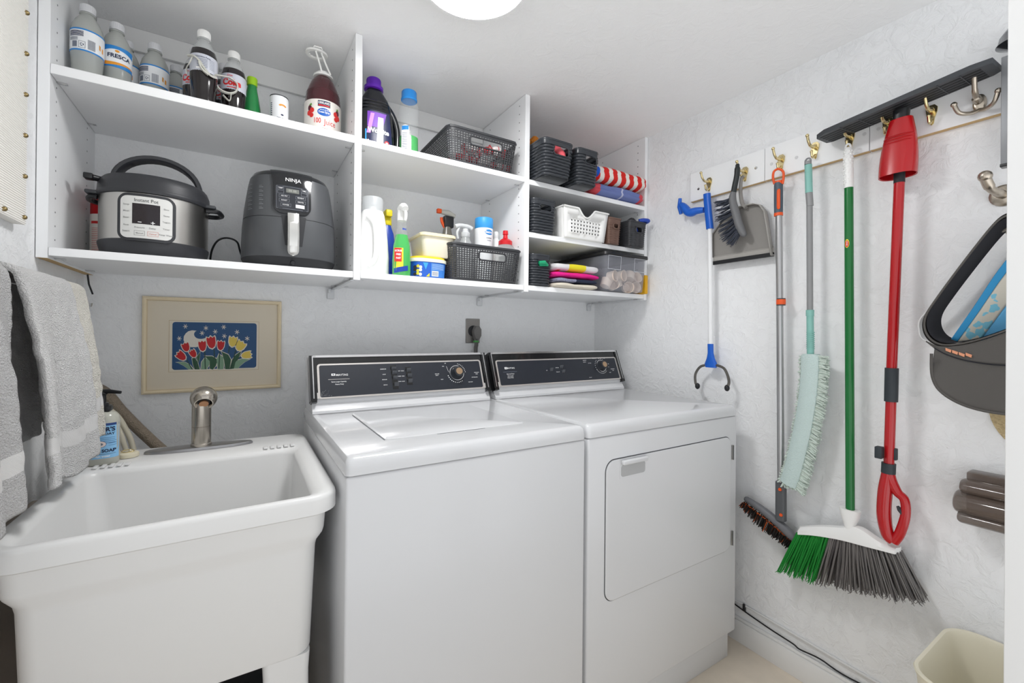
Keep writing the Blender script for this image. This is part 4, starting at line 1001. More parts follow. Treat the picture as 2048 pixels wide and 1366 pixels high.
lx, lh = pxc(684, 750); m.text('MAYTAG', .0088, (lx, lh), q, WHT, .008); lx, lh = pxc(666.5, 749.5); m.rect(lx-.0055, lh-.0034, lx+.0055, lh+.0034, q, WHT, 3); m.text('M', .006, (lx, lh), cmp_(.0044), PANEL, .03)
lx, lh = pxc(678, 758.5); m.rect(lx-.031, lh-.0006, lx+.031, lh+.0006, q, SIL, 4)
lx, lh = pxc(678, 763.5); m.text('Extra Large Capacity', .0052, (lx, lh), q, WHT, .01); lx, lh = pxc(679, 768.5); m.text('Heavy Duty', .0052, (lx, lh), q, WHT, .01)
for u, v, s in ((766, 738.5, 'SM/MEDIUM'), (768, 749, 'LARGE'), (769, 759.5, 'REGULAR'), (771, 770, 'GENTLE'), (802, 742, 'HOT  COLD'), (802, 752.5, 'WARM  COLD'), (803, 763, 'COLD  COLD'), (874, 748, 'REGULAR'), (874, 751, 'HEAVY'), (953, 745, 'PERMANENT'), (953, 748, 'PRESS'), (949, 754.5, 'OFF DELICATE'), (941, 764, 'PRE-WASH'), (886, 733, 'SPIN'), (890, 727, 'OFF'), (884, 759, 'SOAK')):
    a, b = pxc(u, v); m.text(s, .0036, (a, b), q, WHT, .015)
ticks(m, dx, dh, .0345, 8, 75, 5); ticks(m, dx, dh, .0345, 10, 195, 300, .0018)
a, b = pxc(886, 728); m.poly([(dx-.036, dh+.026), (dx-.0353, dh+.0262), (dx-.0293, dh+.004), (dx-.030, dh+.004)], q, WHT)
for i in range(50): m.disc((i0[0]+.004+random.random()**2*.03, i0[1]+.003+random.random()**2*.018), .0004, .0005, q, M('wear_speck', 'b9b9b9', .6), 5)
m.build('console_print', t)
# dryer
dx0, dx1 = .7872, 1.4792
t = machine('clothes_dryer', 'white front-loading clothes dryer next to the tool wall', dx0, dx1)
x0c, x1c = .790, 1.462
j0 = pxc(1004, 771); j1 = pxc(1225, 716); j3 = pxc(1240, 757)
console(t, x0c, x1c, (x0c, x0c+.018), (x1c-.020, x1c-.002), ((max(j0[0]-.004, x0c+.028), j0[1]), (min(j3[0], x1c-.026), j1[1])), 0)
for a, b in ((1102, 739.5), (1122, 734), (1126, 743)): rocker(t, a, b, .0135, .0125)
dx, dh = dial(t, 1202, 732, .0270)
m = MB()
lx, lh = pxc(1021, 736.5); m.text('MAYTAG', .0088, (lx, lh), q, WHT, .008); lx, lh = pxc(1011.5, 736.5); m.rect(lx-.0055, lh-.0042, lx+.0055, lh+.0042, q, WHT, 3); m.text('M', .006, (lx, lh), cmp_(.0044), PANEL, .03)
lx, lh = pxc(1020, 743.8); m.rect(lx-.031, lh-.0005, lx+.031, lh+.0005, q, M('print_grey', '767d8c', .6), 4)
for v, s in ((748, 'Big Load Dryer'), (752, 'Extra Large'), (755.5, 'Heavy Duty')): lx, lh = pxc(1021, v); m.text(s, .0055, (lx, lh), q, WHT, .01)
for u, v, s in ((1093.5, 741, 'ON'), (1114, 735.5, 'REGULAR'), (1116, 744, 'DELICATE'), (1169, 721, 'MORE DRY'), (1169, 724.5, 'LESS DRY'), (1181, 755, 'AIR DRY'), (1179, 726.5, 'COTTON'), (1188, 717, 'AUTO DRY'), (1208, 717, 'OFF'), (1216, 728, 'TIME'), (1217, 734, '60'), (1225, 738, 'PERMANENT'), (1226, 741, 'PRESS'), (1220, 745, 'DAMP')):
    a, b = pxc(u, v); m.text(s, .0040, (a, b), q, WHT, .015)
ticks(m, dx, dh, .0335, 6, 130, 205, .0016); ticks(m, dx, dh, .0335, 12, 212, 315, .0014); ticks(m, dx, dh, .0335, 3, 95, 60, .0014)
m.build('console_print', t)
f2 = lambda a, b, d: (a, FRY+.002-d, b)
dr = MB().prism(rrpoly(.8495, .3915, 1.4425, .7865, .034, 8), f2, -.001, .0003, M('door_gap', '44464a', .6)); dr.build('door_gap', t)
door = MB().loft([[(p[0], FRY+.002-d, p[1]) for p in rrpoly(.852+i_, .394+i_, 1.440-i_, .784-i_, .032, 8)] for d, i_ in ((0, 0), (.0028, 0), (.0042, .002), (.0045, .004))], ENAM2).build('door', t)
h = MB().box((.905, FRY-.016, .768), (1.005, FRY-.0028, .781), ENAM, .004, 3)
h.prism(rrpoly(.906, .733, 1.004, .766, .008, 5), f2, .0050, .0057, M('handle_recess_grey', 'b2b3b4', .5)); h.box((.902, FRY-.0032, .728), (1.008, FRY-.0026, .783), ENAM2, .0002, 1)
h.build('door_handle', door)
for z0 in (.703, .406):
    g = MB().box((1.4455, FRY-.0035, z0), (1.4535, FRY+.001, z0+.050), STEEL, .001); g.box((1.4488, FRY-.005, z0), (1.4502, FRY-.003, z0+.05), DGREY); g.build('door_hinge', t)

# ================================================================ UTILITY SINK
tx0, tx1, ty0, ty1, tz = -.320, .164, -.826, -.235, .82
t = thing('utility_sink', 'freestanding white plastic utility sink in the left corner', 'sink', (-.08, -.53, 0))
Rr = lambda x0, x1, y0, y1, r, z: rr(x0, x1, y0, y1, r, z, 8)
MB().loft([Rr(-.255, .100, -.74, -.45, .06, .500), Rr(-.262, .104, -.765, -.432, .05, .515), Rr(-.289, .118, -.797, -.412, .028, .805), Rr(-.291, .121, -.800, -.409, .026, .813), Rr(-.296, .130, -.807, -.402, .03, .8175),
    Rr(-.3, .140, -.812, -.36, .034, .820), Rr(tx0+.006, tx1-.006, ty0+.006, ty1-.006, .045, .8205), Rr(tx0+.001, tx1-.001, ty0+.001, ty1-.001, .05, .817), Rr(tx0, tx1, ty0, ty1, .05, .812), Rr(tx0, tx1, ty0, ty1, .05, .786), Rr(tx0+.004, tx1-.004, ty0+.004, ty1-.004, .05, .783),
    Rr(-.306, .146, -.804, -.25, .03, .783), Rr(-.304, .143, -.802, -.252, .03, .742), Rr(-.302, .141, -.800, -.255, .03, .734), Rr(-.293, .131, -.791, -.266, .03, .716), Rr(-.291, .129, -.789, -.268, .03, .704),
    Rr(-.285, .122, -.782, -.275, .03, .505), Rr(-.283, .120, -.780, -.277, .03, .500)], TUBW, True, True).build('basin', t, ang=50)
for (x0, x1, s) in ((-.285, -.195, 0), (.036, .121, 1)):
    for (y0, y1, fb_) in ((-.781, -.70, 0), (-.355, -.277, 1)):
        m = MB(); xa, xb = (x0, x1-.03) if not s else (x0+.03, x1)
        ya, yb = (y0, y1-.02) if not fb_ else (y0+.02, y1)
        m.loft([rr(x0+.001, x1-.001, y0+.001, y1-.001, .012, .4998, 4), rr(x0+.003, x1-.003, y0+.002, y1-.002, .012, .46, 4), rr(xa, xb, ya, yb, .012, .06, 4), rr(xa, xb, ya, yb, .012, 0, 4)], TUBW)
        m.build('leg', t)
m = MB()
for k in range(5): m.box((.050+k*.016, -.398, .8195), (.060+k*.016, -.372, .8235), TUBW, .0015)
m.build('soap_ridges', t); m = MB()
for k in range(5): m.box((-.285+k*.014, -.398, .8195), (-.277+k*.014, -.372, .8235), TUBW, .0015)
m.build('soap_ridges', t)
# faucet
fx, fy = -.091, -.302
t = thing('faucet', 'short brushed nickel faucet with ball head behind the sink basin', 'faucet', (fx, fy, .8215))
fn_ = M('faucet_nickel', 'b9b2a8', .2, 1)
MB().loft([[(fx+.118*math.copysign(abs(math.cos(a))**.8, math.cos(a))*k, fy+.027*math.sin(a)*k, .8208+dz) for a in [2*math.pi*i/48 for i in range(48)]] for k, dz in ((1, 0), (1, .004), (.97, .007), (.9, .0075))], M('faucet_plate', 'a3a3a5', .32, .9)).build('base_plate', t)
MB().lathe([(.0235, .007), (.0235, .013), (.0215, .015), (.0215, .058), (.0208, .0585), (.0208, .0595), (.0215, .060), (.0215, .120), (.022, .128)], (fx, fy, .8208), fn_, 40).build('body', t)
b = MB(); bc = Vector((fx+.005, fy-.008, .955)); dn = Vector((.05, -.78, -.62)).normalized()
sd = dn.cross(Vector((1, 0, 0))).normalized(); s2 = dn.cross(sd)
rings = []
for k in range(15):
    a = math.pi*(1-k/14*.76)         # sphere cut open at the spout side
    rings.append([bc+dn*(.0305*math.cos(a))+(sd*math.cos(q)+s2*math.sin(q))*max(1e-5, .0305*math.sin(a)) for q in [2*math.pi*i/32 for i in range(32)]])
b.loft(rings, fn_, True, False); rr_ = rings[-1]; c0 = sum(rr_, Vector())/32
b.loft([rr_, [c0+(p-c0)*.88 for p in rr_], [c0-dn*.006+(p-c0)*.85 for p in rr_]], fn_, False, False)
b.build('ball_head', t)
MB().tube([c0-dn*.007, c0-dn*.004], .014, BLKM, 24).tube([c0-dn*.008, c0+dn*.0005], .0105, M('aerator_copper', 'b98a68', .35, .7), 20).build('aerator', t)
# sink stopper
t = thing('sink_stopper', 'cream rubber sink stopper lying on the rim left of the faucet', 'sink stopper', (-.238, -.312, .8212))
MB().lathe([(.0215, 0), (.0225, .003), (.0215, .009), (.018, .011), (1e-5, .0115)], (-.238, -.312, .8212), M('stopper_cream', 'd9d2ba', .5), 32).build('plug', t)
MB().tube([Vector((-.238+.012*math.cos(a), -.312+.006*math.sin(a), .835+.002*math.sin(a))) for a in [i*math.pi/10 for i in range(21)]], .0012, BRASS, 6, False).tube([(-.238, -.312, .832), (-.232, -.318, .838)], .002, M('stopper_cream', '', .5), 6).build('pull_ring', t)
# soap dispenser
sx, sy, sz = -.277, -.352, .8212
t = thing('soap_dispenser', 'blue labelled hand soap pump bottle standing on the sink rim', 'soap dispenser', (sx, sy, sz))
SQ = lambda a, c, h: squircle(sx, sy, a, c, sz+h, 2.4, 40)
MB().loft([SQ(.028, .022, 0), SQ(.031, .025, .004), SQ(.0315, .0255, .10), SQ(.030, .024, .110), SQ(.024, .02, .118), SQ(.014, .014, .122)], M('soap_bottle', 'cdcdc2', .2, clear=.25, coat=.3)).build('bottle_body', t)
pb_ = MB().box((sx-.016, sy-.015, sz+.121), (sx+.016, sy+.015, sz+.135), BLK, .003)
pb_.lathe([(.011, .133), (.011, .141), (.0065, .142), (.0065, .160), (.009, .162), (.008, .168)], (sx, sy, sz), BLK, 20)
pb_.tube([(sx-.008, sy, sz+.167), (sx+.012, sy-.004, sz+.168), (sx+.034, sy-.012, sz+.165)], [.0065, .005, .0035], BLK, 10); pb_.build('pump', t)
lb = MB(); LBL = M('soap_label_blue', '8cc2ea', .45)
def sm(e): return lambda s, h: (sx+s, sy-(.0252+e)*(1-abs(max(-.985, min(.985, s/.0315)))**2.4)**(1/2.4), sz+h)
lb.rect(-.0308, .016, .0308, .096, sm(.0006), LBL, 16); lb.rect(-.0308, .091, .0308, .0965, sm(.001), M('label_navyband', '24427f', .45), 16)
q = sm(.0012)
lb.text("MEYER'S", .0135, (.004, .082), q, INK, .04, sx=.9); lb.text('CLEAN DAY', .0072, (.004, .072), q, INK, .03, sx=1.1)
for k in range(4): lb.rect(-.026, .063-k*.004, .026, .0636-k*.004, q, M('label_navyband', '', .45), 10)
lb.disc((.002, .049), .0105, .0075, sm(.0014), M('label_navyband', '', .45)); lb.disc((.002, .049), .0098, .0068, sm(.0017), M('label_creamoval', 'e9d9d4', .5)); lb.disc((.002, .049), .005, .003, sm(.002), M('print_grey', '', .5))
for k in range(3): lb.rect(-.028, .045+k*.005, -.012, .0456+k*.005, q, M('label_navyband', '', .45), 4); lb.rect(.016, .045+k*.005, .028, .0456+k*.005, q, M('label_navyband', '', .45), 4)
lb.text('HAND SOAP', .0098, (.001, .033), q, INK, .04, sx=.95); lb.rect(-.027, .0255, .027, .0262, q, INK, 10); lb.text('rain water', .0062, (.006, .021), q, WHT, .02)
lb.build('label', t)
# hoses and pipes behind
HS = M('braided_hose', '8f8272', .5, bump=('voro', 330, .003, .9)); PV = M('cream_pipe', 'cfc9b6', .4)
tag(MB().tube(bez([(-.372, -.06, .978), (-.33, -.075, .958), WY(242, 822, -.09), WY(285, 865, -.085), WY(330, 905, -.08), (-.13, -.08, .70), (.0, -.07, .45), (.02, -.06, .1)], 7), .0145, HS, 14).build('drain_hose', loc=(-.2, -.08, .85)), 'tan braided hose running down behind the soap bottle', 'hose')
for i, (dy, u, r, lab) in enumerate(((-.118, 252, .007, 'cream pipe nearest the braided hose behind the sink'), (-.135, 238, .006, 'cream pipe just left of the other one behind the sink'))):
    tag(MB().tube(bez([(-.375, dy, .94-.02*i), WY(u-30, 822, dy), WY(u, 860, dy), WY(u+16, 905, dy), (-.23+.02*i, dy, .6), (-.22, dy, .02)], 6), r, PV, 10).build('water_pipe', loc=(-.25, dy, .8)), lab, 'pipe', 'pipes behind the sink')
tag(MB().box((XL+.001, -.92, .001), (XL+.017, -.35, .755), M('slab_greybrown', 'a89c90', .6, mott=18), .001).build('grey_brown_slab', loc=(XL+.01, -.6, 0)), 'thin grey-brown slab against the left wall under the sink', 'board')  # thin grey-brown slab along the left wall, below the sink rim
tag(MB().box((-.24, -.60, 0), (.06, -.36, .30), M('box_brown', '7b6455', .7, mott=20), .004).box((-.242, -.602, .30), (.062, -.358, .315), DGREY, .003).build('storage_box', loc=(-.1, -.48, 0)), 'brown box on the floor beneath the sink', 'box')

# ================================================================ PICTURE, OUTLET
FW = M('frame_wood', 'e8d8b8', .5); MATB = M('mat_board', 'f0e5d0', .75, mott=3); ART = M('art_blue', '1c4f80', .5)
px0, px1, pz0, pz1 = -.2595, .1145, .9375, 1.2375
t = thing('picture_frame', 'cream wooden framed tulip night print hanging above the sink', 'picture', (-.07, -.001, .94))
fr = MB(); wd = .0125
for (a, b2) in (((px0, pz0), (px1, pz0)), ((px1, pz0), (px1, pz1)), ((px1, pz1), (px0, pz1)), ((px0, pz1), (px0, pz0))):
    ia = (a[0]+(wd if a[0] == px0 else -wd), a[1]+(wd if a[1] == pz0 else -wd)); ib = (b2[0]+(wd if b2[0] == px0 else -wd), b2[1]+(wd if b2[1] == pz0 else -wd))
    def at2(p, q, k): return (p[0]+(q[0]-p[0])*k, p[1]+(q[1]-p[1])*k)
    rg_ = []
    for (o, i_) in ((a, ia), (b2, ib)):
        rg_.append([(at2(o, i_, k)[0], y, at2(o, i_, k)[1]) for k, y in ((0, -.001), (0, -.014), (.15, -.019), (.5, -.021), (.85, -.018), (1, -.012), (1, -.001))])
    fr.loft(rg_, FW)
fr.build('frame', t)
MB().box((px0+.010, -.0085, pz0+.010), (px1-.010, -.001, pz1-.010), MATB).build('mat', t)
am = MB(); A = lambda u, v: (lambda p: (p.x, p.z))(WY(260+u/4.0175, 570+v/4.0175, -.010))
def lay(k): return lambda x, z: (x, -.0087-k*.00025, z)
x0, z1_ = -.194, 1.1645; x1, z0_ = .0465, 1.004
am.rect(x0-.001, z0_-.001, x1+.001, z1_+.001, lay(0), M('mat_bevel', 'c8ab7c', .6)); am.rect(x0, z0_, x1, z1_, lay(1), M('paper_cream', 'efe6d3', .7))
am.poly(rrpoly(-.1865, 1.0095, .0405, 1.160, .008, 5), lay(2), ART)
CW = M('art_white', 'ece6da', .6)
def apoly(pts, k, mt): am.poly([A(*p) for p in pts], lay(k), mt)
mo = [(535, 368), (500, 364), (470, 371), (448, 388), (433, 412), (430, 442), (440, 470), (460, 489), (492, 499), (530, 500), (570, 490), (604, 462), (632, 416)]
mi = [(535, 368), (524, 374), (517, 384), (514, 396), (517, 408), (524, 418), (534, 426), (547, 431), (561, 433), (577, 433), (592, 430), (610, 425), (632, 416)]
for i in range(12): apoly((mo[i], mo[i+1], mi[i+1], mi[i]), 3, CW)
for (u, v) in ((445, 333), (610, 346), (753, 338), (685, 375), (579, 387), (860, 378), (758, 411), (396, 430), (942, 430)):
    for k in range(3):
        a = k*math.pi/3+u; c, s = math.cos(a), math.sin(a); L = 19
        apoly(((u-c*L-s*2.2, v-s*L+c*2.2), (u-c*L+s*2.2, v-s*L-c*2.2), (u+c*L+s*2.2, v+s*L-c*2.2), (u+c*L-s*2.2, v+s*L+c*2.2)), 3, CW)
LG1, LG2 = M('art_leaf_dark', '2f5a40', .6), M('art_leaf_light', '84a88c', .6)
leaves = (((372, 622), (440, 618), (480, 640), (512, 678), (470, 678), (430, 648), (400, 632)), ((498, 590), (520, 582), (545, 620), (560, 678), (520, 678), (505, 640)), ((570, 678), (575, 620), (600, 585), (640, 600), (638, 640), (615, 678)),
          ((600, 572), (660, 572), (705, 600), (690, 650), (665, 680), (640, 672), (640, 610)), ((705, 678), (695, 600), (715, 555), (750, 580), (755, 640), (750, 676)), ((735, 535), (790, 560), (812, 600), (800, 676), (765, 676), (755, 600)),
          ((800, 676), (820, 600), (850, 560), (895, 530), (880, 570), (850, 640), (835, 672)), ((835, 670), (850, 610), (900, 592), (962, 598), (920, 620), (885, 650), (870, 670)), ((535, 580), (565, 535), (560, 590), (548, 630)))
for i, L in enumerate(leaves):
    c = (sum(p[0] for p in L)/len(L), sum(p[1] for p in L)/len(L)); big = [(c[0]+(p[0]-c[0])*1.13, min(682, c[1]+(p[1]-c[1])*1.1)) for p in L]
    for k, (P, mt) in enumerate(((big, CW), (L, (LG2, LG1, LG2, LG1, LG2, LG1, LG1, LG2, LG1)[i]))):
        for j in range(len(P)): am.add([lay(4+k+i*.15)(*A(*c)), lay(4+k+i*.15)(*A(*P[j])), lay(4+k+i*.15)(*A(*P[(j+1) % len(P)]))], [(0, 1, 2)], mt)
stems = ((455, 600, 500, 678), (600, 520, 605, 676), (675, 505, 680, 600), (722, 520, 714, 670), (800, 480, 792, 545), (850, 525, 812, 672), (900, 560, 842, 620), (510, 580, 530, 676))
for a_, b_, c_, d_ in stems: apoly(((a_-4, b_), (a_+4, b_), (c_+4, d_), (c_-4, d_)), 6.6, M('art_stem', '1f4334', .6))
def tulip(u, v, w, h, rot, mt):
    P = [(-.5, -.35), (-.42, -.52), (-.2, -.40), (0, -.56), (.2, -.40), (.42, -.52), (.5, -.35), (.46, .1), (.30, .40), (0, .54), (-.30, .40), (-.46, .1)]
    c, s = math.cos(rot), math.sin(rot)
    for k, (sc_, mm) in enumerate(((1.2, CW), (1, mt))):
        Q = [(u+(x*c*w-y*s*h)*sc_, v+(x*s*w+y*c*h)*sc_) for x, y in P]
        for j in range(len(Q)): am.add([lay(7+k)(*A(u, v)), lay(7+k)(*A(*Q[j])), lay(7+k)(*A(*Q[(j+1) % len(Q)]))], [(0, 1, 2)], mm)
AR, AY = M('art_red', 'c8151c', .55), M('art_yellow', 'e9cd5c', .55)
for u, v, w_, h, r_ in ((413, 571, 62, 78, -.9), (450, 500, 60, 66, -.35), (508, 552, 52, 60, -.55), (582, 491, 62, 78, -.1), (654, 462, 72, 90, -.15), (729, 487, 58, 70, .1)): tulip(u, v, w_, h, r_, AR)
for u, v, w_, h, r_ in ((826, 456, 66, 76, .15), (886, 490, 74, 74, .55), (935, 563, 56, 76, 1.4)): tulip(u, v, w_, h, r_, AY)
am.build('print', t)
MB().box((px0+.011, -.0125, pz0+.011), (px1-.011, -.0118, pz1-.011), M('picture_glass', '000000', .03, clear=.95)).build('glass', t)

ox0, ox1, oz0, oz1 = .829, .897, 1.090, 1.197
t = thing('wall_outlet', 'grey metal outlet plate on the back wall above the washer', 'outlet', (.863, -.001, 1.09))
MB().loft([[(p[0], -y, p[1]) for p in rrpoly(ox0+i_, oz0+i_, ox1-i_, oz1-i_, .003, 3)] for y, i_ in ((.0005, 0), (.003, 0), (.005, .002))], M('outlet_steel', '8d8a87', .35, .6)).lathe([(.024, .004), (.024, .007), (.022, .008)], (.863, 0, 1.143), BLKM, 28, axis='y').build('cover_plate', t)
t = thing('power_plug', 'grey right-angle dryer plug with cable in the wall outlet', 'plug', (.87, -.01, 1.143))
PLG = M('plug_grey', '6f6d6b', .55)
MB().loft([[(.868+a*k, -y, 1.138+b*k) for a, b in ((-.017, .006), (-.006, .026), (.012, .026), (.021, .012), (.021, -.016), (.012, -.032), (-.006, -.032), (-.014, -.014))] for y, k in ((.0085, .9), (.012, 1), (.034, 1), (.038, .92))], PLG).build('plug_body', t)
c = MB()
for k in range(3): c.tube(bez([(.862+k*.006, -.026, 1.108), (.864+k*.006, -.024, 1.08), (.863+k*.006, -.020, 1.04), (.863+k*.006, -.02, .75)], 5), .0035, PLG, 8)
c.build('cord', t); MB().box((.8575, -.031, 1.093), (.8785, -.017, 1.101), M('cable_green', '4fa052', .5), .002).build('cord_tie', t)

# ================================================================ LEFT WALL: BOARD, TOWELS
t = thing('notice_board', 'cream ribbed fabric board edged with brass nails on left wall', 'board', (XL, -.85, 1.343))
prof = [(XL+.0005, 1.343), (XL+.0195, 1.343)]
for k in range(150): prof += [(XL+.0185, 1.3446+k*.0045), (XL+.0203, 1.3460+k*.0045), (XL+.0203, 1.3472+k*.0045)]
prof += [(XL+.019, 2.03), (XL+.0005, 2.03)]
MB().prism(prof, lambda a, b, d: (a, d, b), -1.25, -.462, M('board_fabric', 'f6f4ef', .85)).build('fabric_panel', t, ang=20)
NAIL = M('aged_brass', '9c8a62', .3, 1)
for i in range(9): MB().sph((XL+.0210, -.4745, 1.356+.0815*i), .0046, NAIL, n=6).build('nail', t)
for i in range(9): MB().sph((XL+.0210, -.56-.0815*i, 1.3525), .0046, NAIL, n=6).build('nail', t)

TY = M('terry_greywhite', 'f0efee', .95, bump=('noise', 420, .010, 1)); TYC = M('terry_cream', 'f8f4ea', .95, bump=('noise', 420, .010, 1)); TYB = M('terry_band', 'dcdbda', .9, bump=('wave', 300, .002, .5)); TYG = M('terry_grey', 'dad9d9', .95, bump=('noise', 420, .010, 1))
bz, bxx = 1.212, -.318
t = thing('towel_bar', 'chrome towel bar on the left wall carrying the hanging towels', 'towel rail', (XL, -.75, bz))
MB().cyl((bxx, -1.12, bz), (bxx, -.43, bz), .007, CHROME).build('bar', t)
for y in (-1.10, -.445): MB().cyl((XL+.0005, y, bz), (bxx, y, bz), .009, CHROME).lathe([(.024, -.0005), (.024, -.006), (.018, -.010), (.009, -.012)], (XL, y, bz), CHROME, 24, axis='x').build('mount', t)
def towel(name, label, y0, y1, zf, zb_, xo, mt, band, seed, flare=0, grp='towels hanging on the left wall bar'):
    t = thing(name, label, 'towel', (bxx, (y0+y1)/2, zf), grp)
    r = .0145+xo
    def fn(a, v):
        y = y0+(y1-y0)*a; L1 = bz-zf; L2 = bz-zb_; arc = math.pi*r; T = L1+arc+L2; s = v*T
        fold = .011*math.sin(a*9+seed)+.006*math.sin(a*21+seed*2)+.003*math.sin(a*37)
        if s < L1:
            k = 1-s/L1; x = bxx+r+.030*k**.7*(1+0)+fold*min(1, k*2.2); z = bz-L1*k; yy = y+flare*k*(a-.3)
            z += .012*math.sin(a*7+seed)*k
        elif s < L1+arc:
            q = (s-L1)/r; x = bxx+r*math.cos(q)+fold*.0; z = bz+r*math.sin(q); yy = y
        else:
            k = (s-L1-arc)/L2; x = bxx-r+fold*.25*k; z = bz-L2*k; yy = y
        nz = noise.noise(Vector((y*60, z*60, seed)))*.0022
        return (max(XL+.012, x+nz), yy, z)
    L1, T = bz-zf, (bz-zf)+math.pi*r+(bz-zb_)
    def mf(a, v):
        s = v*T
        if band and .055 < s < .082: return TYB
        return mt
    m_ = MB().grid(fn, 70, 150, mt, matfn=mf); m_.build('cloth', t, solid=.010, ang=70)
    return t
towel('bath_towel', 'grey-white terry towel at the photo left edge, half cut off', -1.06, -.768, .872, .90, 0, TYG, True, 2.0)
towel('hand_towel', 'fluffy grey-white terry towel hanging in front beside the soap bottle', -.742, -.505, .872, .93, .006, TY, True, .6, .03)
towel('hand_towel', 'cream-white terry towel just right of the fluffy grey-white one', -.500, -.412, .905, .95, .004, TYC, True, 4.0, .03)
# strap hanging below the shelf end
p = WY(155, 550, -.02)
tag(MB().tube([(-.374, -.045, 1.29), (-.372, -.04, 1.262), (-.366, -.03, 1.235)], .0022, BLK, 6).build('black_cable', loc=(-.372, -.04, 1.235)), 'short black cable hanging under the shelf end by the left corner', 'cable')
tag(MB().cyl((XL+.001, -.018, 1.205), (XL+.014, -.018, 1.205), .004, CHROME, 10).tube(bez([(XL+.012, -.018, 1.205), (XL+.02, -.02, 1.20), (XL+.022, -.02, 1.21)], 4), .0018, CHROME, 6).build('wall_hook', loc=(XL, -.018, 1.2)), 'small metal hook low in the left corner under the shelf', 'hook')

# ================================================================ RIGHT WALL: HOOK RAIL
XW = XR
rz0, rz1 = 1.682, 1.797
RLX = XW-.018
segs = ((-.587, -.886, 0), (-.8875, -1.188, 0), (-1.1895, -1.585, 0))
labs = ('leftmost white hook board, behind the blue grabber', 'middle white hook board, behind the orange and teal poles', 'right white hook board, reaching the front corner')
COV = M('screw_cover', 'd6d7d8', .5)
for (a, b2, _), lab in zip(segs, labs):
    m = MB().box((RLX, b2, rz0), (XW-.0005, a, rz1), MEL, .0008, 1).box((RLX+.002, b2+.001, rz0-.0012), (XW-.001, a-.001, rz0), RAWW)
    t = tag(m.build('hook_board', loc=(XW-.009, (a+b2)/2, rz0)), lab, 'hook board', 'white hook boards on the right wall')
    for u, v, dk in ((1397, 378, 1), (1512, 336, 1), (1543, 328, 0), (1593, 315, 0), (1729, 268, 0), (1757, 258, 0)):
        p = WX(u, v, RLX)
        if b2 < p.y < a: MB().lathe([(.0055, 0), (.005, .0012), (1e-5, .0014)], (RLX, p.y, p.z), CHROME if dk else COV, 14, axis='x').build('screw', t)
def hook_brass(loc, label):
    t = thing('coat_hook', label, 'hook', loc, 'brass coat hooks on the white boards'); x, y, z = loc
    MB().prism([(-.012, .016), (-.006, .024), (.006, .024), (.012, .016), (.011, .004), (.006, -.012), (.004, -.026), (0, -.030), (-.004, -.026), (-.006, -.012), (-.011, .004)], lambda a, b, d: (x-d, y+a, z+b), .0003, .004, BRASS).sph((x-.004, y, z+.012), .0065, BRASS, n=8).build('back_plate', t)
    MB().tube(bez([(x-.003, y, z+.010), (x-.018, y, z+.006), (x-.034, y, z+.006), (x-.047, y, z+.016), (x-.054, y, z+.032)], 5), [.0055]*6+[.0045]*6+[.004]*9, BRASS, 10).sph((x-.0545, y, z+.033), .0055, BRASS, n=6).build('upper_prong', t)
    MB().tube(bez([(x-.003, y, z-.016), (x-.012, y, z-.026), (x-.022, y, z-.026), (x-.027, y, z-.012)], 5), .0036, BRASS, 8).sph((x-.027, y, z-.011), .0045, BRASS, n=6).build('lower_prong', t)
    return t
hk = [WX(1419, 368, RLX), WX(1490.6, 347.6, RLX), WX(1563, 324, RLX), WX(1631, 300, RLX), WX(1701, 279, RLX), WX(1776, 252, RLX), WX(1864, 229, RLX)]
hl = ('first brass hook from the left, carrying the blue grabber', 'brass hook holding the hand brush and dustpan', 'brass hook above the orange loop handle', 'brass hook above the teal grip', 'brass hook over the white broom grip',
      'brass hook mostly hidden behind the red mop head', 'bare brass hook right of the red mop head')
h0 = hook_brass((RLX, hk[0].y, hk[0].z), hl[0])
for p, l in list(zip(hk, hl))[1:]: dup(h0, (RLX, p.y, p.z), l)
# nickel triple hook
p = WX(1960, 207, RLX); x, y, z = RLX, p.y, p.z
t = thing('coat_hook', 'brushed nickel hook with one tall and two curled prongs on right board', 'hook', (x, y, z))
MB().loft([[(x-.0004-d, y+.0125*k*math.cos(a), z+.022*k*math.sin(a)) for a in [2*math.pi*i/24 for i in range(24)]] for d, k in ((0, 1), (.004, 1), (.007, .75))], NICK).build('back_plate', t)
MB().tube(bez([(x-.006, y+.002, z+.004), (x-.018, y+.003, z+.010), (x-.036, y+.002, z+.022), (x-.052, y, z+.048)], 6), [.009]*7+[.006]*6+[.0052]*6, NICK, 12).sph((x-.052, y, z+.048), .0056, NICK, n=6).build('upper_prong', t)
for s in (-1, 1): MB().tube(bez([(x-.006, y, z-.018), (x-.018, y+s*.014, z-.024), (x-.034, y+s*.030, z-.020), (x-.040, y+s*.038, z+.002)], 6), .0048, NICK, 10).sph((x-.040, y+s*.038, z+.002), .0068, NICK, n=6).build('lower_prong', t)

# ---------------------------------------------------------------- blue grabber
X = 1.535
t = thing('reacher_grabber', 'white reacher grabber with blue pistol grip and rubber claws', 'grabber', (X, -.70, .935))
gb = MB(); a, b2 = WX(1413, 388, X), WX(1420, 458, X)
gb.loft([squircle(X, p_[0], .010, .014, p_[1], 2.6, 20) for p_ in ((a.y-.002, a.z), (a.y-.004, a.z-.03), ((a.y+b2.y)/2, (a.z+b2.z)/2), (b2.y, b2.z))], BLUE)
g0 = WX(1408, 420, X); g1 = WX(1362, 414, X)
gb.tube(bez([(X, g0.y, g0.z), (X-.004, g0.y+.03, g0.z+.003), (X-.006, (g0.y+g1.y)/2+.01, g0.z+.004), (X-.006, g1.y-.012, g1.z+.002), (X-.006, g1.y, g1.z)], 5), radii(21, (.011, .0135, .0165, .0165, .012, .0105)), BLUE, 18)
gb.build('pistol_grip', t)
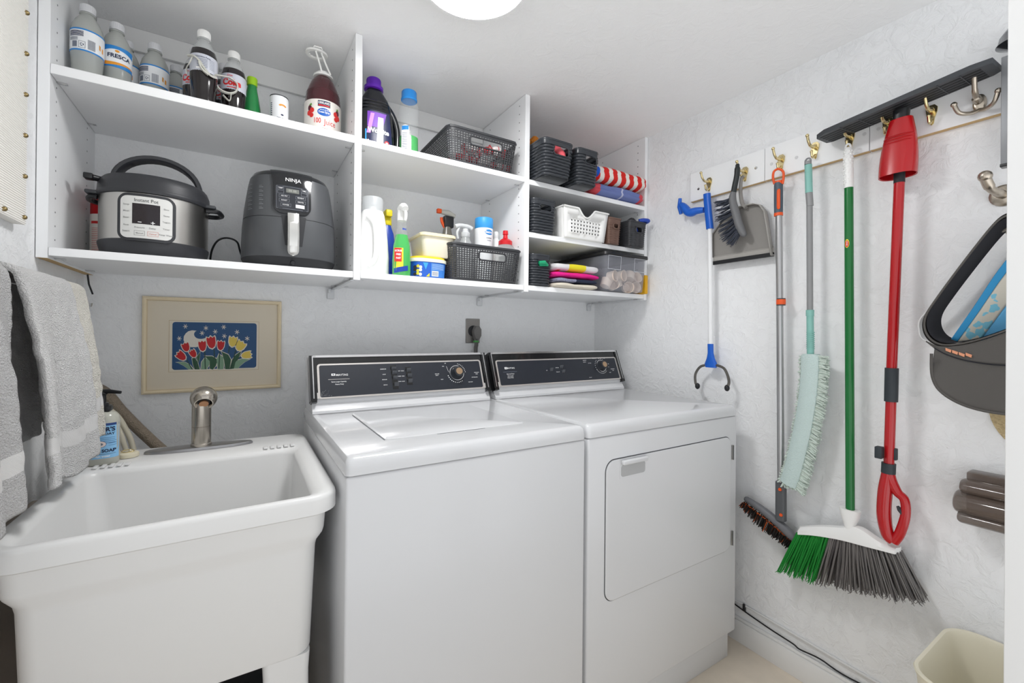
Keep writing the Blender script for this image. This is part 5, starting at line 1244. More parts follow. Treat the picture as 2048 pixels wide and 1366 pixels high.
MB().tube([(X-.006, g1.y, g1.z+.034), (X-.006, g1.y+.003, g1.z), (X-.002, g1.y-.002, g1.z-.030)], [.007, .009, .007], BLUE, 10).build('trigger', t)
c0, c1 = WX(1420, 455, X), WX(1421, 690, X)
MB().cyl(c0, c1, .0085, M('white_tube', 'ecedee', .3)).build('shaft', t)
e0 = WX(1422, 735, X)
MB().loft([squircle(X, c1.y+(e0.y-c1.y)*k, .009, w_, c1.z+(e0.z-c1.z)*k, 2.6, 20) for k, w_ in ((-.05, .0105), (.35, .0105), (.6, .016), (.85, .026), (1, .022))], BLUE).build('jaw_housing', t)
CLAW = M('claw_rubber', '5d5a56', .35, .4)
for pts in (((1412, 730), (1400, 734), (1391, 748), (1391, 765), (1395, 772)), ((1432, 730), (1447, 736), (1455, 750), (1458, 765), (1454, 776))):
    Q = [WX(u, v, X-.004*i) for i, (u, v) in enumerate(pts)]
    MB().tube(bez(Q, 5), [.005]*21, CLAW, 8).sph(Q[-1], .0095, BLK, 1, 1, 1.3, 6).build('claw', t)

# ---------------------------------------------------------------- hand brush and dustpan
t = thing('dustpan', 'grey dustpan hanging open-face behind the hand brush', 'dustpan', (1.55, -.81, 1.41))
X = 1.552; DP = M('dustpan_grey', '8a8783', .45); DP2 = M('dustpan_grey_light', 'a19e99', .45)
outl = [(1424, 515), (1426, 470), (1452, 432), (1478, 418), (1487, 414), (1512, 409), (1524, 411), (1534, 424), (1548, 512)]
P = [WX(u, v, X) for u, v in outl]
m = MB(); m.prism([(p.y, p.z) for p in P], lambda a, b, d: (X+d, a, b), 0, .003, DP); m.build('pan', t)
m = MB()
for i in range(len(P)-1):
    a, b2 = P[i], P[i+1]
    m.add([(X, a.y, a.z), (X, b2.y, b2.z), (X-.022 if i > 1 else X-.012, b2.y, b2.z), (X-.022 if i > 1 else X-.008, a.y, a.z)], [(0, 1, 2, 3)], DP2)
m.build('pan_wall', t, solid=.0025)
l0, l1 = WX(1427, 526, X-.004), WX(1547, 508, X-.004)
MB().loft([[(X-.001, p.y, p.z+.026), (X-.006, p.y, p.z+.020), (X-.006, p.y, p.z), (X+.002, p.y, p.z)] for p in (l0, l1)], DP2).build('front_lip', t)
MB().loft([[(X-.008, p.y, p.z+.006), (X-.008, p.y, p.z-.008), (X+.001, p.y, p.z-.008), (X+.001, p.y, p.z+.006)] for p in (l0, l1)], BLK).build('rubber_edge', t)
HP = [WX(u, v, X-.012) for u, v in ((1492, 416), (1484, 405), (1481, 380), (1483, 358), (1488, 352))]
MB().tube(bez(HP, 5), radii(21, (.011, .009, .007)), DP, 10, flat=.6).build('handle', t)
t = thing('hand_brush', 'dark hand brush with grey bristle block hanging in front of dustpan', 'brush', (1.50, -.82, 1.47))
X = 1.508
HP = [WX(u, v, X) for u, v in ((1475, 331), (1474, 350), (1470, 370), (1467, 385))]
MB().tube(bez(HP, 5), [.007]*2+[.0095]*14, M('brush_handle_black', '1f2526', .45), 12).sph(HP[0], .0072, M('brush_handle_black', '', .45), n=6).build('handle', t)
HB = [WX(u, v, X) for u, v in ((1467, 384), (1465, 400), (1471, 425), (1480, 455), (1487, 468))]
MB().tube(bez(HB, 5), radii(21, (.0095, .013, .0145, .014, .011)), M('brush_block', '6a6b6d', .5), 14).sph(HB[-1], .0112, M('brush_block', '', .5), n=6).build('brush_block', t)
m = MB(); BRI = M('bristle_slate', '3a3f4b', .6); pth = bez([WX(u, v, X) for u, v in ((1461, 398), (1467, 425), (1475, 450), (1478, 466))], 6); ends = bez([WX(u, v, X) for u, v in ((1434, 408), (1436, 440), (1446, 476), (1462, 490))], 6)
for i in range(12):
    k = i/11*(len(pth)-1); a = pth[int(k)].lerp(pth[min(len(pth)-1, int(k)+1)], k % 1); b2 = ends[int(k)].lerp(ends[min(len(ends)-1, int(k)+1)], k % 1)
    for j in range(13):
        o = Vector((random.uniform(-.012, .012), random.uniform(-.003, .003), random.uniform(-.003, .003))); e = Vector((random.uniform(-.018, .018), random.uniform(-.005, .005), random.uniform(-.005, .005)))
        m.tube([a+o, (a+b2)/2+o*.8+e*.4+Vector((0, 0, -.002)), b2+o+e], [.0015, .0015, .0009], BRI, 4)
m.build('bristles', t)

# ---------------------------------------------------------------- scrub brush with orange grip
X = 1.533
t = thing('scrub_brush', 'long aluminium pole scrub brush with orange loop grip', 'brush', (X, -.95, .46))
A_, B_ = WX(1558, 432, X), WX(1562, 970, X); OR2 = M('orange_grip', 'e85a25', .4); GG = M('grip_bluegrey', '4c5864', .5); ALU = M('aluminium', 'b5b5b6', .28, .85)
MB().cyl(A_, B_, .0105, ALU, 24).build('pole', t)
lp = [WX(u, v, X) for u, v in ((1549, 368), (1546, 355), (1548, 343), (1557, 338), (1566, 343), (1567, 355), (1565, 368))]
MB().tube(bez(lp, 5), .0038, OR2, 10).build('hanging_loop', t)
ga, gb2 = WX(1557, 366, X), WX(1557, 432, X)
g = MB().loft([squircle(X, ga.y+(gb2.y-ga.y)*k, .0125, w_, ga.z+(gb2.z-ga.z)*k, 2.4, 24) for k, w_ in ((0, .010), (.06, .0125), (.5, .0130), (.93, .0122))], GG)
g.loft([squircle(X, gb2.y, .0125, .013, gb2.z+dz, 2.4, 24) for dz in (.010, 0)], OR2); g.loft([squircle(X, ga.y, .011, .012, ga.z+dz, 2.4, 24) for dz in (.006, -.006)], OR2)
g.build('grip', t)
bb = WX(1557, 398, X-.013); MB().loft([[(bb.x+.001-d, bb.y+a*k, bb.z+c_*k) for a, c_ in rrpoly(-.0045, -.030, .0045, .030, .0044, 4)] for d, k in ((0, 1.15), (.002, 1.1), (.004, .9))], OR2).build('button', t)
r0 = WX(1562, 604, X); MB().cyl(r0+Vector((0, 0, .012)), r0-Vector((0, 0, .012)), .0135, DGREY).cyl(r0+Vector((0, 0, .0085)), r0-Vector((0, 0, .0085)), .0142, OR2).build('lock_ring', t)
j0, j1 = WX(1562, 964, X), WX(1562, 1040, X)
jm = MB().loft([squircle(X, j0.y+(j1.y-j0.y)*k, .012, .0155, j0.z+(j1.z-j0.z)*k, 3.5, 20) for k in (0, .5, 1)], M('joint_grey', '55575a', .45))
for (u, v) in ((1560, 979), (1562, 1030)): p = WX(u, v, X-.0125); jm.lathe([(.0055, 0), (.0045, .003), (1e-5, .003)], p, OR2, 14, axis='x')
jm.build('joint', t)
hd_ = [WX(u, v, X+.005) for u, v in ((1494, 999), (1520, 1016), (1550, 1040), (1578, 1066), (1594, 1082))]
MB().tube(bez(hd_, 5), radii(21, (.010, .0125, .014, .015, .012)), M('scrub_block', '6b6c70', .45), 12).sph(hd_[0], .0102, M('scrub_block', '', .45), n=6).build('brush_block', t)
m = MB(); BK, BO = M('bristle_black', '1b1714', .7), M('bristle_orange', 'c4571f', .6)
pp_ = bez([WX(u, v, X+.005) for u, v in ((1489, 1004), (1515, 1024), (1548, 1050), (1584, 1082))], 10); ee = bez([WX(u, v, X+.005) for u, v in ((1483, 1012), (1508, 1040), (1540, 1068), (1576, 1094))], 10)
for i in range(26):
    k = i/25*(len(pp_)-1.01); a = pp_[int(k)].lerp(pp_[int(k)+1], k % 1); b2 = ee[int(k)].lerp(ee[int(k)+1], k % 1)
    for j in range(9):
        o = Vector((random.uniform(-.014, .010), random.uniform(-.002, .002), random.uniform(-.002, .002))); e = Vector((random.uniform(-.004, .004), random.uniform(-.003, .003), random.uniform(-.004, .004)))
        m.tube([a+o, b2+o+e], [.0016, .0011], BO if j == 0 else BK, 4)
m.build('bristles', t)
MB().tube([p+Vector((-.002, .001, -.002)) for p in pp_], .0022, BO, 6).build('orange_edge', t)

# ---------------------------------------------------------------- teal duster
X = 1.520
TL_ = M('teal_plastic', '86bcb2', .45); TGR = M('pole_grey', '8f9091', .4)
t = thing('duster', 'teal chenille duster on a grey telescopic pole', 'duster', (X, -1.05, .65))
P = lambda u, v: WX(u, v, X)
MB().cyl(P(1618, 385), P(1620, 412), .0098, TGR, 20).cyl(P(1619, 410), P(1620, 626), .0086, TGR, 20).build('pole', t)
MB().cyl(P(1616.5, 330), P(1618, 386), .0102, TL_, 20).build('grip', t)
q0 = P(1616, 328); MB().cyl(q0-Vector((0, 0, .002)), q0+Vector((0, 0, .008)), .0098, TGR).tube([q0+Vector((0, .008*math.cos(a), .008+.010*math.sin(a))) for a in [math.pi*i/10 for i in range(11)]], .0028, TGR, 8).build('end_cap', t)
m = MB().cyl(P(1620, 620), P(1621, 712), .0098, TL_, 20).cyl(P(1620, 620), P(1620, 632), .0112, TL_, 20)
for k in range(9): q = P(1621, 664+k*4); m.cyl(q, q-Vector((0, 0, .003)), .0112, TL_, 20)
m.build('handle_socket', t)
ctr = bez([P(1622, 708), P(1622, 745), P(1617, 800), P(1607, 860), P(1593, 920), P(1583, 955), P(1578, 968)], 6)
m = MB(); CH = M('chenille_teal', 'c4d6d3', .95, bump=('noise', 300, .004, .6))
rings = []
for i, c in enumerate(ctr):
    tn = (ctr[min(i+1, len(ctr)-1)]-ctr[max(i-1, 0)]).normalized(); sd = Vector((1, 0, 0)); nn = tn.cross(sd).normalized()
    wv = .0245 if 0 < i < len(ctr)-1 else .018
    rings.append([c+nn*a*wv+sd*b_*.017 for a, b_ in ((-1, -.7), (-.75, -1), (0, -1.08), (.75, -1), (1, -.7), (1, .7), (.75, 1), (-.75, 1), (-1, .7))])
m.loft(rings, CH).build('duster_pad', t)
m = MB(); CH2 = M('chenille_fringe', 'ccd8cf', .95, bump=('noise', 300, .004, .6))
for i in range(1, len(ctr)-1):
    tn = (ctr[i+1]-ctr[i-1]).normalized(); nn = tn.cross(Vector((1, 0, 0))).normalized()
    if nn.y > 0: nn = -nn
    for j in range(7):
        c = ctr[i].lerp(ctr[i+1], j/7)
        for sgn, L, xs in ((1, .026, -.004), (1, .022, .010), (-1, .010, -.004), (-1, .016, .010)):
            if sgn < 0 and j % 2: continue
            a = c+nn*sgn*.022+Vector((xs+random.uniform(-.004, .004), 0, 0)); dr_ = nn*sgn*L*random.uniform(.75, 1.15)+Vector((random.uniform(-.008, .008), 0, random.uniform(-.012, .002)))
            m.tube([a, a+dr_*.55, a+dr_], [.0028, .0026, .0018], CH2, 5)
for j in range(30):
    a = ctr[-1]+Vector((random.uniform(-.012, .01), random.uniform(-.02, .02), .002)); m.tube([a, a+Vector((random.uniform(-.01, .005), random.uniform(-.012, .008), -random.uniform(.008, .018)))], [.0028, .0018], CH2, 5)
o = m.build('chenille_fringe', t); o['kind'] = 'stuff'

# ---------------------------------------------------------------- green broom
X = 1.527
BG = M('broom_green_pole', '0f6d31', .3, coat=.2); BGR = M('bristle_green', '1c8a34', .6); BGY = M('bristle_grey', '75716f', .6); BW = M('broom_white', 'efefed', .35)
t = thing('broom', 'angled broom with green pole and green and grey bristles', 'broom', (X, -1.14, .40))
P = lambda u, v, dx=0: WX(u, v, X+dx)
MB().cyl(P(1697.5, 372), P(1700.5, 1032), .0112, BG, 24).build('pole', t)
gp = MB().tube([P(1696, 296), P(1696, 302), P(1697, 336), P(1697.5, 376)], [.0085, .0115, .012, .0122], BW, 20)
for i in range(11):
    for k in range(10):
        a = k*math.pi/5+(i % 2)*math.pi/10; c = P(1696.5, 304+i*6.2); gp.box((c.x+.0115*math.cos(a)-.0014, c.y+.0115*math.sin(a)-.0014, c.z-.0018), (c.x+.0115*math.cos(a)+.0014, c.y+.0115*math.sin(a)+.0014, c.z+.0018), BW, .0006, 1)
q0 = P(1696, 298); gp.tube([q0+Vector((0, .007*math.cos(a), .001+.014*math.sin(a))) for a in [math.pi*i/10 for i in range(11)]], .0028, BW, 8)
gp.build('grip', t)
p = P(1694, 487, -.0112); lb = MB(); lb.disc((0, 0), .0055, .013, lambda a, b: (p.x-.0004+a*a*45, p.y+a, p.z+b), M('sticker_yellow', 'e2d53c', .4)); lb.disc((0, -.001), .0045, .010, lambda a, b: (p.x-.0009+a*a*45, p.y+a, p.z+b), LRED)
lb.text('Libman', .0045, (0, 0), lambda a, b: (p.x-.0013, p.y-a, p.z+b), WHT, .02, rot=math.pi/2); lb.build('label', t)
sk = [(1700, 1018), (1700, 1030), (1700, 1046), (1702, 1060)]
m = MB().loft([squircle(X, P(*q).y, .016, w_, P(*q).z, 2.5, 28) for q, w_ in zip(sk, (.0265, .024, .015, .013))], BW)
m.build('socket', t)
topc = [(1599, 1052), (1640, 1050), (1685, 1052), (1702, 1050), (1725, 1056), (1765, 1082), (1801, 1093)]
botc = [(1597, 1066), (1632, 1068), (1672, 1074), (1700, 1080), (1730, 1088), (1765, 1097), (1800, 1106)]
hp, hb2 = bez([P(*q) for q in topc], 5), bez([P(*q) for q in botc], 5)
rings = []
for i, (a, b2) in enumerate(zip(hp, hb2)):
    e = .35 if i in (0, len(hp)-1) else 1
    rings.append([(X-.021*e, b2.y, b2.z), (X-.021*e, b2.y, b2.z+(a.z-b2.z)*.45), (X-.013*e, a.y, a.z-.002), (X, a.y, a.z), (X+.013*e, a.y, a.z-.002), (X+.021*e, b2.y, b2.z+(a.z-b2.z)*.45), (X+.021*e, b2.y, b2.z)])
m = MB().loft(rings, BW); m.build('broom_head', t)
bt_ = bez([P(*q) for q in ((1560, 1141), (1625, 1161), (1700, 1178), (1775, 1192), (1850, 1203))], 8)
def ip(L, k): k = k*(len(L)-1.001); return L[int(k)].lerp(L[int(k)+1], k % 1)
gm, ym = MB(), MB()
for i in range(330):
    k = (i+.5)/330; kk = min(.999, max(0, k+random.uniform(-.004, .004))); a = ip(hb2, kk); e = ip(bt_, min(.999, max(0, k+random.uniform(-.014, .014))))
    rw = (i % 3-1)*.012+random.uniform(-.003, .003); a = Vector((X+rw, a.y, a.z+.004)); e = Vector((X+rw*1.5+random.uniform(-.006, .006), e.y, e.z+random.uniform(-.003, .009)))
    md = (a+e)/2+Vector((random.uniform(-.003, .003), random.uniform(-.002, .002), 0)); tip = e+Vector((random.uniform(-.006, .006), random.uniform(-.006, .006), -random.uniform(.002, .007)))
    (gm if k < .285 else ym).tube([a, md, e, tip], [.0022, .0019, .0013, .0006], BGR if k < .285 else (BGY if i % 4 else M('bristle_greydark', '4d4a4a', .6)), 4)
gm.build('green_bristles', t); ym.build('grey_bristles', t)

# ---------------------------------------------------------------- red spray mop
X = 1.512
RD = M('mop_red', 'b30d16', .25, coat=.4)
t = thing('spray_mop', 'red flat mop hung upside down, loop handle at the bottom', 'mop', (X, -1.26, .56))
P = lambda u, v, dx=0: WX(u, v, X+dx)
MB().cyl(P(1799, 352), P(1783, 742), .0118, RD, 24).cyl(P(1782, 800), P(1777, 950), .0118, RD, 24).build('pole', t)
MB().cyl(P(1799, 340), P(1798.5, 366), .0122, BLKM, 20).build('neck_joint', t)
MB().cyl(P(1783.5, 736), P(1782, 803), .0150, M('mop_grey', '30363b', .5), 24).build('mid_joint', t)
m = MB().cyl(P(1777.5, 926), P(1776.5, 946), .0158, M('mop_grey', '', .5), 24); m.build('collar', t)
c0 = P(1777, 905); MB().box((X-.030, c0.y+.006, c0.z-.016), (X-.010, c0.y+.022, c0.z+.016), M('mop_grey', '', .5), .002).box((X-.004, c0.y-.018, c0.z-.018), (X+.010, c0.y-.010, c0.z+.014), M('mop_grey', '', .5), .002).build('bottle_clip', t)
bl = bez([P(1776, 946), P(1770, 985), P(1768, 1030), P(1775, 1068), P(1787, 1083)], 6)
m = MB().tube(bl, radii(25, (.0145, .0165, .0165, .015, .0125)), RD, 22)
rl = bez([P(1787, 1083, 0), P(1800, 1066), P(1811, 1030), P(1809, 1000), P(1795, 985), P(1784, 965), P(1778, 948)], 6)
m.tube(rl, radii(37, (.0125, .0115, .0105, .0110, .0125, .0135)), RD, 20); m.build('loop_handle', t)
MB().tube([P(1795, 1012, -.002), P(1800, 1020, -.004), P(1805, 1030, -.006)], [.003, .006, .003], M('mop_grey', '', .5), 8).build('spray_trigger', t)
ya, za = -1.272, 1.745
cone = []
for k in range(9):
    s = k/8; zz = 1.572+(1.722-1.572)*s; w_ = .040-.016*s**1.6+.003*math.sin(s*3.1); d_ = .034-.016*s
    yy = P(1795, 350).y+(P(1804, 232).y-P(1795, 350).y)*s
    cone.append(squircle(X-.004*s, yy, d_, w_, zz, 2.5, 40))
inner = [[(X+(p[0]-X)*.93, p[1]+(sum(q[1] for q in r_)/len(r_)-p[1])*.07, p[2]+.002) for p in r_] for r_ in cone[:5]]
m = MB().loft([inner[4], inner[2], inner[0], cone[0]]+cone[1:], RD, False, True)
for k in range(3): m.loft([squircle(X-.004, P(1801, 268).y, .024+q, .032+q, 1.672-.008*k+dz, 2.5, 40) for q, dz in ((0, 0), (.0018, .002), (0, .004))], RD, False, False)
m.build('mop_hood', t)
pb1 = P(1800, 232); MB().loft([squircle(X-.002, pb1.y-.002, .016, .016, 1.716, 3, 20), squircle(X-.002, pb1.y-.004, .018, .017, 1.747, 3, 20)], BLK).build('swivel', t)
pl = MB(); PX0, PX1 = 1.452, 1.556; PY0, PY1 = -1.086, -1.453
def pz(y, a=1.50): return 1.728+(PY0-y)/(PY0-PY1)*.039+.1*(a-1.452)
oc_ = [(PX0, PY0-.030), (PX0+.018, PY0-.004), (PX1-.012, PY0), (PX1, PY0-.014), (PX1, PY1+.014), (PX1-.010, PY1), (PX0+.012, PY1), (PX0, PY1+.034)]
pl.prism(oc_, lambda a, b, d: (a, b, pz(b, a)+d), .0, .013, M('mop_plate', '3d4044', .5))
pl.build('mop_plate', t)
gr = MB(); GRV = M('groove_dark', '0e0f11', .6)
for k in range(5): xx = PX0+.018+k*.018; gr.prism([(xx, PY0-.012), (xx+.009, PY0-.012), (xx+.009, PY1+.02), (xx, PY1+.02)], lambda a, b, d: (a, b, pz(b, a)+d), -.0006, .0002, GRV)
for yy in (-1.155, -1.20, -1.36, -1.40): gr.prism([(PX0+.004, yy), (PX1-.004, yy), (PX1-.004, yy-.0018), (PX0+.004, yy-.0018)], lambda a, b, d: (a, b, pz(b, a)+d), -.002, .0, DGREY)
gr.build('plate_grooves', t)

# ---------------------------------------------------------------- visors, hat
def visor(name, label, cx_, pts, bw, bx_, m_out, m_in, brim, group, edge=None, pat=None, inset=.004):
    t = thing(name, label, 'hat', (bx_, pts[0][0], min(p[1] for p in pts)), group)
    L = bez([(0, a, b) for a, b in pts]+[(0, pts[0][0], pts[0][1])], 7)[:-1]
    n = len(L); cy_ = sum(p.y for p in L)/n; cz_ = sum(p.z for p in L)/n
    m = MB()
    def ring(x, k): return [(x, cy_+(p.y-cy_)*k, cz_+(p.z-cz_)*k) for p in L]
    m.loft([ring(bx_-bw/2, 1), ring(bx_+bw/2, .94)], m_out, False, False).build('band_outside', t)
    k1 = 1-inset/.09
    m2 = MB().loft([ring(bx_-bw/2+.001, k1), ring(bx_+bw/2, .94*k1)], m_in, False, False); m2.build('sweatband', t)
    e = MB(); e.tube([Vector(p) for p in ring(bx_-bw/2, (1+k1)/2)]+[Vector(ring(bx_-bw/2, (1+k1)/2)[0])], .0022, edge or m_out, 6, False); e.build('edge_binding', t)
    if brim:
        y0, y1, z0, dz, xo = brim; b = MB()
        def bf(a, v):
            y = y0+(y1-y0)*a; s = math.sin(math.pi*a)**.55; zz = z0-.018*math.sin(math.pi*a)-dz*s*v
            return (bx_-bw*.35+xo*v*s+.012*math.sin(math.pi*a)-.006, y+(y-(y0+y1)/2)*.12*v, zz)
        b.grid(bf, 36, 14, m_out); b.build('brim', t, solid=.004, ang=60)
    return t
VG = M('visor_grey', '55524f', .85, bump=('noise', 500, .001, .5)); VB = M('visor_lining', '24242a', .85); VW = M('visor_white', 'e8e8e8', .7); VBL = M('visor_blue', '2a86b8', .7)
mt = bpy.data.materials.new('seashell_print'); mt.use_nodes = True; nt = mt.node_tree; bs = nt.nodes['Principled BSDF']; bs.inputs['Roughness'].default_value = .8
vo = nt.nodes.new('ShaderNodeTexVoronoi'); vo.inputs['Scale'].default_value = 42; tc = nt.nodes.new('ShaderNodeTexCoord'); ns = nt.nodes.new('ShaderNodeTexNoise'); ns.inputs['Scale'].default_value = 60
ad = nt.nodes.new('ShaderNodeMath'); ad.operation = 'ADD'; ra = nt.nodes.new('ShaderNodeValToRGB'); ra.color_ramp.elements[0].position = .86; ra.color_ramp.elements[1].position = .90
ra.color_ramp.elements[0].color = lin('7cc0d6'); ra.color_ramp.elements[1].color = lin('cfcabd')
nt.links.new(tc.outputs['Object'], vo.inputs['Vector']); nt.links.new(tc.outputs['Object'], ns.inputs['Vector']); nt.links.new(vo.outputs['Distance'], ad.inputs[0]); nt.links.new(ns.outputs['Fac'], ad.inputs[1]); nt.links.new(ad.outputs[0], ra.inputs[0]); nt.links.new(ra.outputs[0], bs.inputs['Base Color'])
GV = 'sun visors hanging on the lower hook'
vpts = [(-1.490, 1.412), (-1.468, 1.400), (-1.432, 1.345), (-1.368, 1.232), (-1.344, 1.177), (-1.349, 1.135), (-1.375, 1.112), (-1.42, 1.118), (-1.481, 1.146), (-1.545, 1.19), (-1.585, 1.26), (-1.575, 1.36), (-1.53, 1.41)]
visor('sun_visor', 'charcoal grey sun visor in front with copper coloured logo on its band', 0, vpts, .085, 1.475, VG, VB, None, GV, inset=.006)
t1 = bpy.data.objects['sun_visor']
def ribbon(A_, B_, xa, xb, mt_, name, t, th=.003, bulge=0):
    a, b2 = bez([(xa, *q) for q in A_], 6), bez([(xb, *q) for q in B_], 6)
    return MB().grid(lambda u, v: a[min(len(a)-1, round(u*(len(a)-1)))].lerp(b2[min(len(b2)-1, round(u*(len(b2)-1)))], v)-Vector((bulge*math.sin(math.pi*v*.5), 0, 0)), len(a)-1, 8, mt_).build(name, t, solid=th, ang=60)
S_ = [(-1.368, 1.108), (-1.392, 1.092), (-1.430, 1.079), (-1.490, 1.074), (-1.585, 1.088)]
ribbon([(-1.350, 1.124), (-1.375, 1.112), (-1.42, 1.118), (-1.481, 1.146), (-1.585, 1.215)], S_, 1.4325, 1.424, VG, 'front_band', t1)
ribbon(S_, [(-1.371, 1.040), (-1.388, 1.004), (-1.430, .978), (-1.490, .970), (-1.585, .978)], 1.4235, 1.410, VG, 'brim', t1, .004, .012)
MB().tube(bez([(1.4215, *q) for q in S_], 6), .0014, VB, 6).build('seam', t1)
MB().tube(bez([(1.398, *q) for q in [(-1.369, 1.095), (-1.371, 1.040), (-1.388, 1.004), (-1.430, .978), (-1.490, .970), (-1.585, .978)]], 6), .0032, VG, 8).build('brim_edge', t1)
lg = MB()
for k in range(4):
    c_ = (-1.392-.0115*k, 1.1055-.0045*k+(.0035 if k == 3 else 0)); lg.prism([(c_[0]+.0052, c_[1]+.0035), (c_[0]-.0052, c_[1]-.001), (c_[0]-.0046, c_[1]-.0075), (c_[0]+.0046, c_[1]-.003)], lambda a, b, d: (1.4285-(1.112-b)*.25-d, a, b), 0, .003, M('copper_logo', 'd08e6c', .4, .2))
lg.build('logo', t1)
wp = [(-1.461, 1.400), (-1.43, 1.355), (-1.36, 1.24), (-1.316, 1.185), (-1.312, 1.15), (-1.322, 1.125), (-1.36, 1.118), (-1.42, 1.125), (-1.5, 1.15), (-1.56, 1.22), (-1.56, 1.33), (-1.51, 1.395)]
visor('sun_visor', 'white sun visor band nested behind the charcoal one', 0, wp, .022, 1.532, VW, VW, None, GV, inset=.003)
t = thing('sun_visor', 'blue sun visor with seashell patterned lining inside the charcoal visor', 'hat', (1.48, -1.47, 1.13), GV)
E0 = [(-1.388, 1.130), (-1.425, 1.205), (-1.473, 1.304), (-1.52, 1.365), (-1.57, 1.385)]; E1 = [(-1.398, 1.124), (-1.432, 1.192), (-1.476, 1.282), (-1.52, 1.345), (-1.57, 1.365)]
E2 = [(-1.428, 1.120), (-1.450, 1.165), (-1.480, 1.222), (-1.52, 1.27), (-1.57, 1.29)]; E3 = [(-1.448, 1.126), (-1.462, 1.136), (-1.488, 1.152), (-1.52, 1.17), (-1.57, 1.20)]
ribbon(E0, E1, 1.462, 1.466, VBL, 'band_edge', t); ribbon(E1, E2, 1.467, 1.488, mt, 'sweatband', t); ribbon(E2, E3, 1.489, 1.50, M('visor_lightblue', '5fa9d6', .7), 'brim', t)
HY, HZ = -1.552, .965
ST = M('straw', 'cdb98f', .9, bump=('voro', 240, .004, 1))
tag(MB().lathe([(.120, 0), (.122, .004), (.085, .014), (.080, .03), (.074, .07), (.055, .088), (.002, .094)], (XR-.003, HY, HZ), ST, 48, axis='x').build('straw_hat', loc=(XR-.012, HY, HZ-.1)), 'pale straw hat hanging below the charcoal visor', 'hat')

# hook pair and dome item at the front corner
p = WX(2004, 392, XW); x, y, z = XW-.0005, p.y-.004, p.z
t = thing('wall_hook', 'large brushed nickel hook with rounded tip, low on the right wall', 'hook', (x, y, z))
MB().lathe([(.026, 0), (.026, .004), (.018, .009)], (x, y, z), NICK, 24, axis='x').build('back_plate', t)
MB().tube(bez([(x-.004, y, z), (x-.028, y+.006, z+.004), (x-.050, y+.014, z+.012), (x-.066, y+.020, z+.036)], 6), [.010]*7+[.0085]*6+[.0105]*6, NICK, 14).sph((x-.067, y+.020, z+.040), .0135, NICK, n=8).build('prong', t)
p = WX(2009, 458, 1.515); tag(MB().sph((1.50, p.y+.002, p.z), .010, NICK, n=8).tube([(1.505, p.y+.001, p.z), (1.54, p.y-.004, p.z-.004), (XW-.0005, p.y-.01, p.z-.004)], [.006, .007, .010], NICK, 12).build('hat_peg', loc=(XW, p.y-.01, p.z-.005)), 'round nickel peg the sun visors hang on', 'hook')
t = thing('kitchen_utensil', 'dark chrome domed tool with long flat grey strap at the photo edge', 'utensil', (1.525, -1.47, 1.54))
MB().lathe([(.002, .040), (.022, .034), (.034, .016), (.037, 0), (.040, -.003), (.034, -.006), (.015, -.016), (.010, -.024)], (1.522, -1.487, 1.822), M('dark_chrome', '8a8b8e', .15, 1), 32).build('dome', t)
MB().box((1.512, -1.520, 1.535), (1.532, -1.458, 1.795), M('strap_grey', '8d8f92', .4, .3), .002).box((1.511, -1.521, 1.536), (1.533, -1.457, 1.543), BLK, .001).build('strap', t)

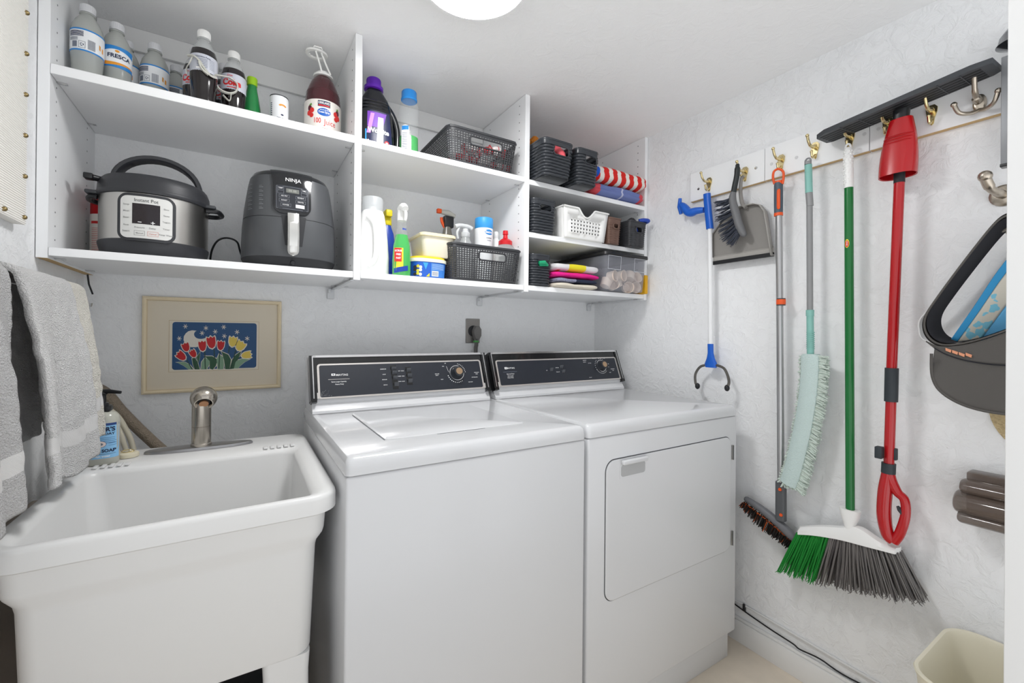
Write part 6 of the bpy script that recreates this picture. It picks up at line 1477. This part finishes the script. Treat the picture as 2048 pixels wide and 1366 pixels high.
# smoky holder low on wall
t = thing('wall_holder', 'smoky brown translucent plastic holder mounted low on the right wall', 'holder', (1.53, -1.48, .67))
SM = M('smoke_plastic', '6d5f56', .12, clear=.3, coat=.5)
def lobe(yc0, zc_, rx, rz, x, name):
    MB().loft([[(x-rx*k*math.cos(a), y, zc_+rz*k*math.sin(a)) for a in [2*math.pi*i/28 for i in range(28)]] for y, k in ((yc0-.004, .8), (yc0-.0075, .95), (yc0-.012, 1), (-1.590, 1))], SM).build(name, t)
lobe(-1.390, .766, .030, .018, 1.530, 'upper_lobe'); lobe(-1.380, .726, .040, .028, 1.530, 'centre_tube'); lobe(-1.386, .690, .028, .017, 1.530, 'lower_lobe')
MB().box((1.535, -1.59, .69), (XW-.0005, -1.40, .80), SM, .004).build('back_plate', t)

# wastebasket
t = thing('wastebasket', 'beige plastic wastebasket on the floor by the right wall corner', 'wastebasket', (1.42, -1.48, 0))
WB = M('wastebasket_beige', 'e3ddc8', .45)
O = lambda i_, r, z: rr(1.262+i_, 1.568-i_, -1.586+i_, -1.368-i_, r, z, 8)
MB().loft([O(.035, .04, .012), O(.0, .06, .375), O(-.003, .062, .383), O(-.005, .064, .389), O(-.003, .062, .393), O(.003, .058, .391), O(.008, .055, .38), O(.042, .035, .006), ], WB, False, True).loft([O(.036, .04, .0), O(.035, .04, .012)], WB, True, False).build('bin_body', t)
# cable along the baseboard with clip
cb = [(XR-.004, -.60, .138), (XR-.005, -.72, .137), WX(1488, 1222, XR-.005), WX(1540, 1258, XR-.006), WX(1585, 1287, XR-.008), WX(1600, 1299, XR-.010), WX(1640, 1318, XR-.008), WX(1700, 1357, XR-.006), (XR-.006, -1.35, .118), (XR-.006, -1.58, .117)]
tag(MB().tube(bez(cb, 6), .0024, BLK, 8).build('black_cable', loc=(XR-.006, -1.1, .11)), 'black cable running along the right wall just above the baseboard', 'cable')
tag(MB().tube(bez([(XR-.004, -.60, .146), (XR-.004, -.9, .139), (XR-.004, -1.2, .128), (XR-.004, -1.58, .128)], 6), .0042, M('cable_white', 'dcdcdc', .5), 8).build('white_cable', loc=(XR-.006, -1.1, .12)), 'white cable running directly over the black cable on right wall', 'cable')
p = WX(1488, 1216, XR-.008); tag(MB().box((XR-.012, p.y-.004, p.z-.012), (XR-.0005, p.y+.004, p.z+.010), BLK, .002).sph((XR-.008, p.y, p.z+.011), .005, BLK, n=6).build('cable_clip', loc=(XR-.005, p.y, p.z-.012)), 'small black clip pinning the cables beside the dryer', 'clip')
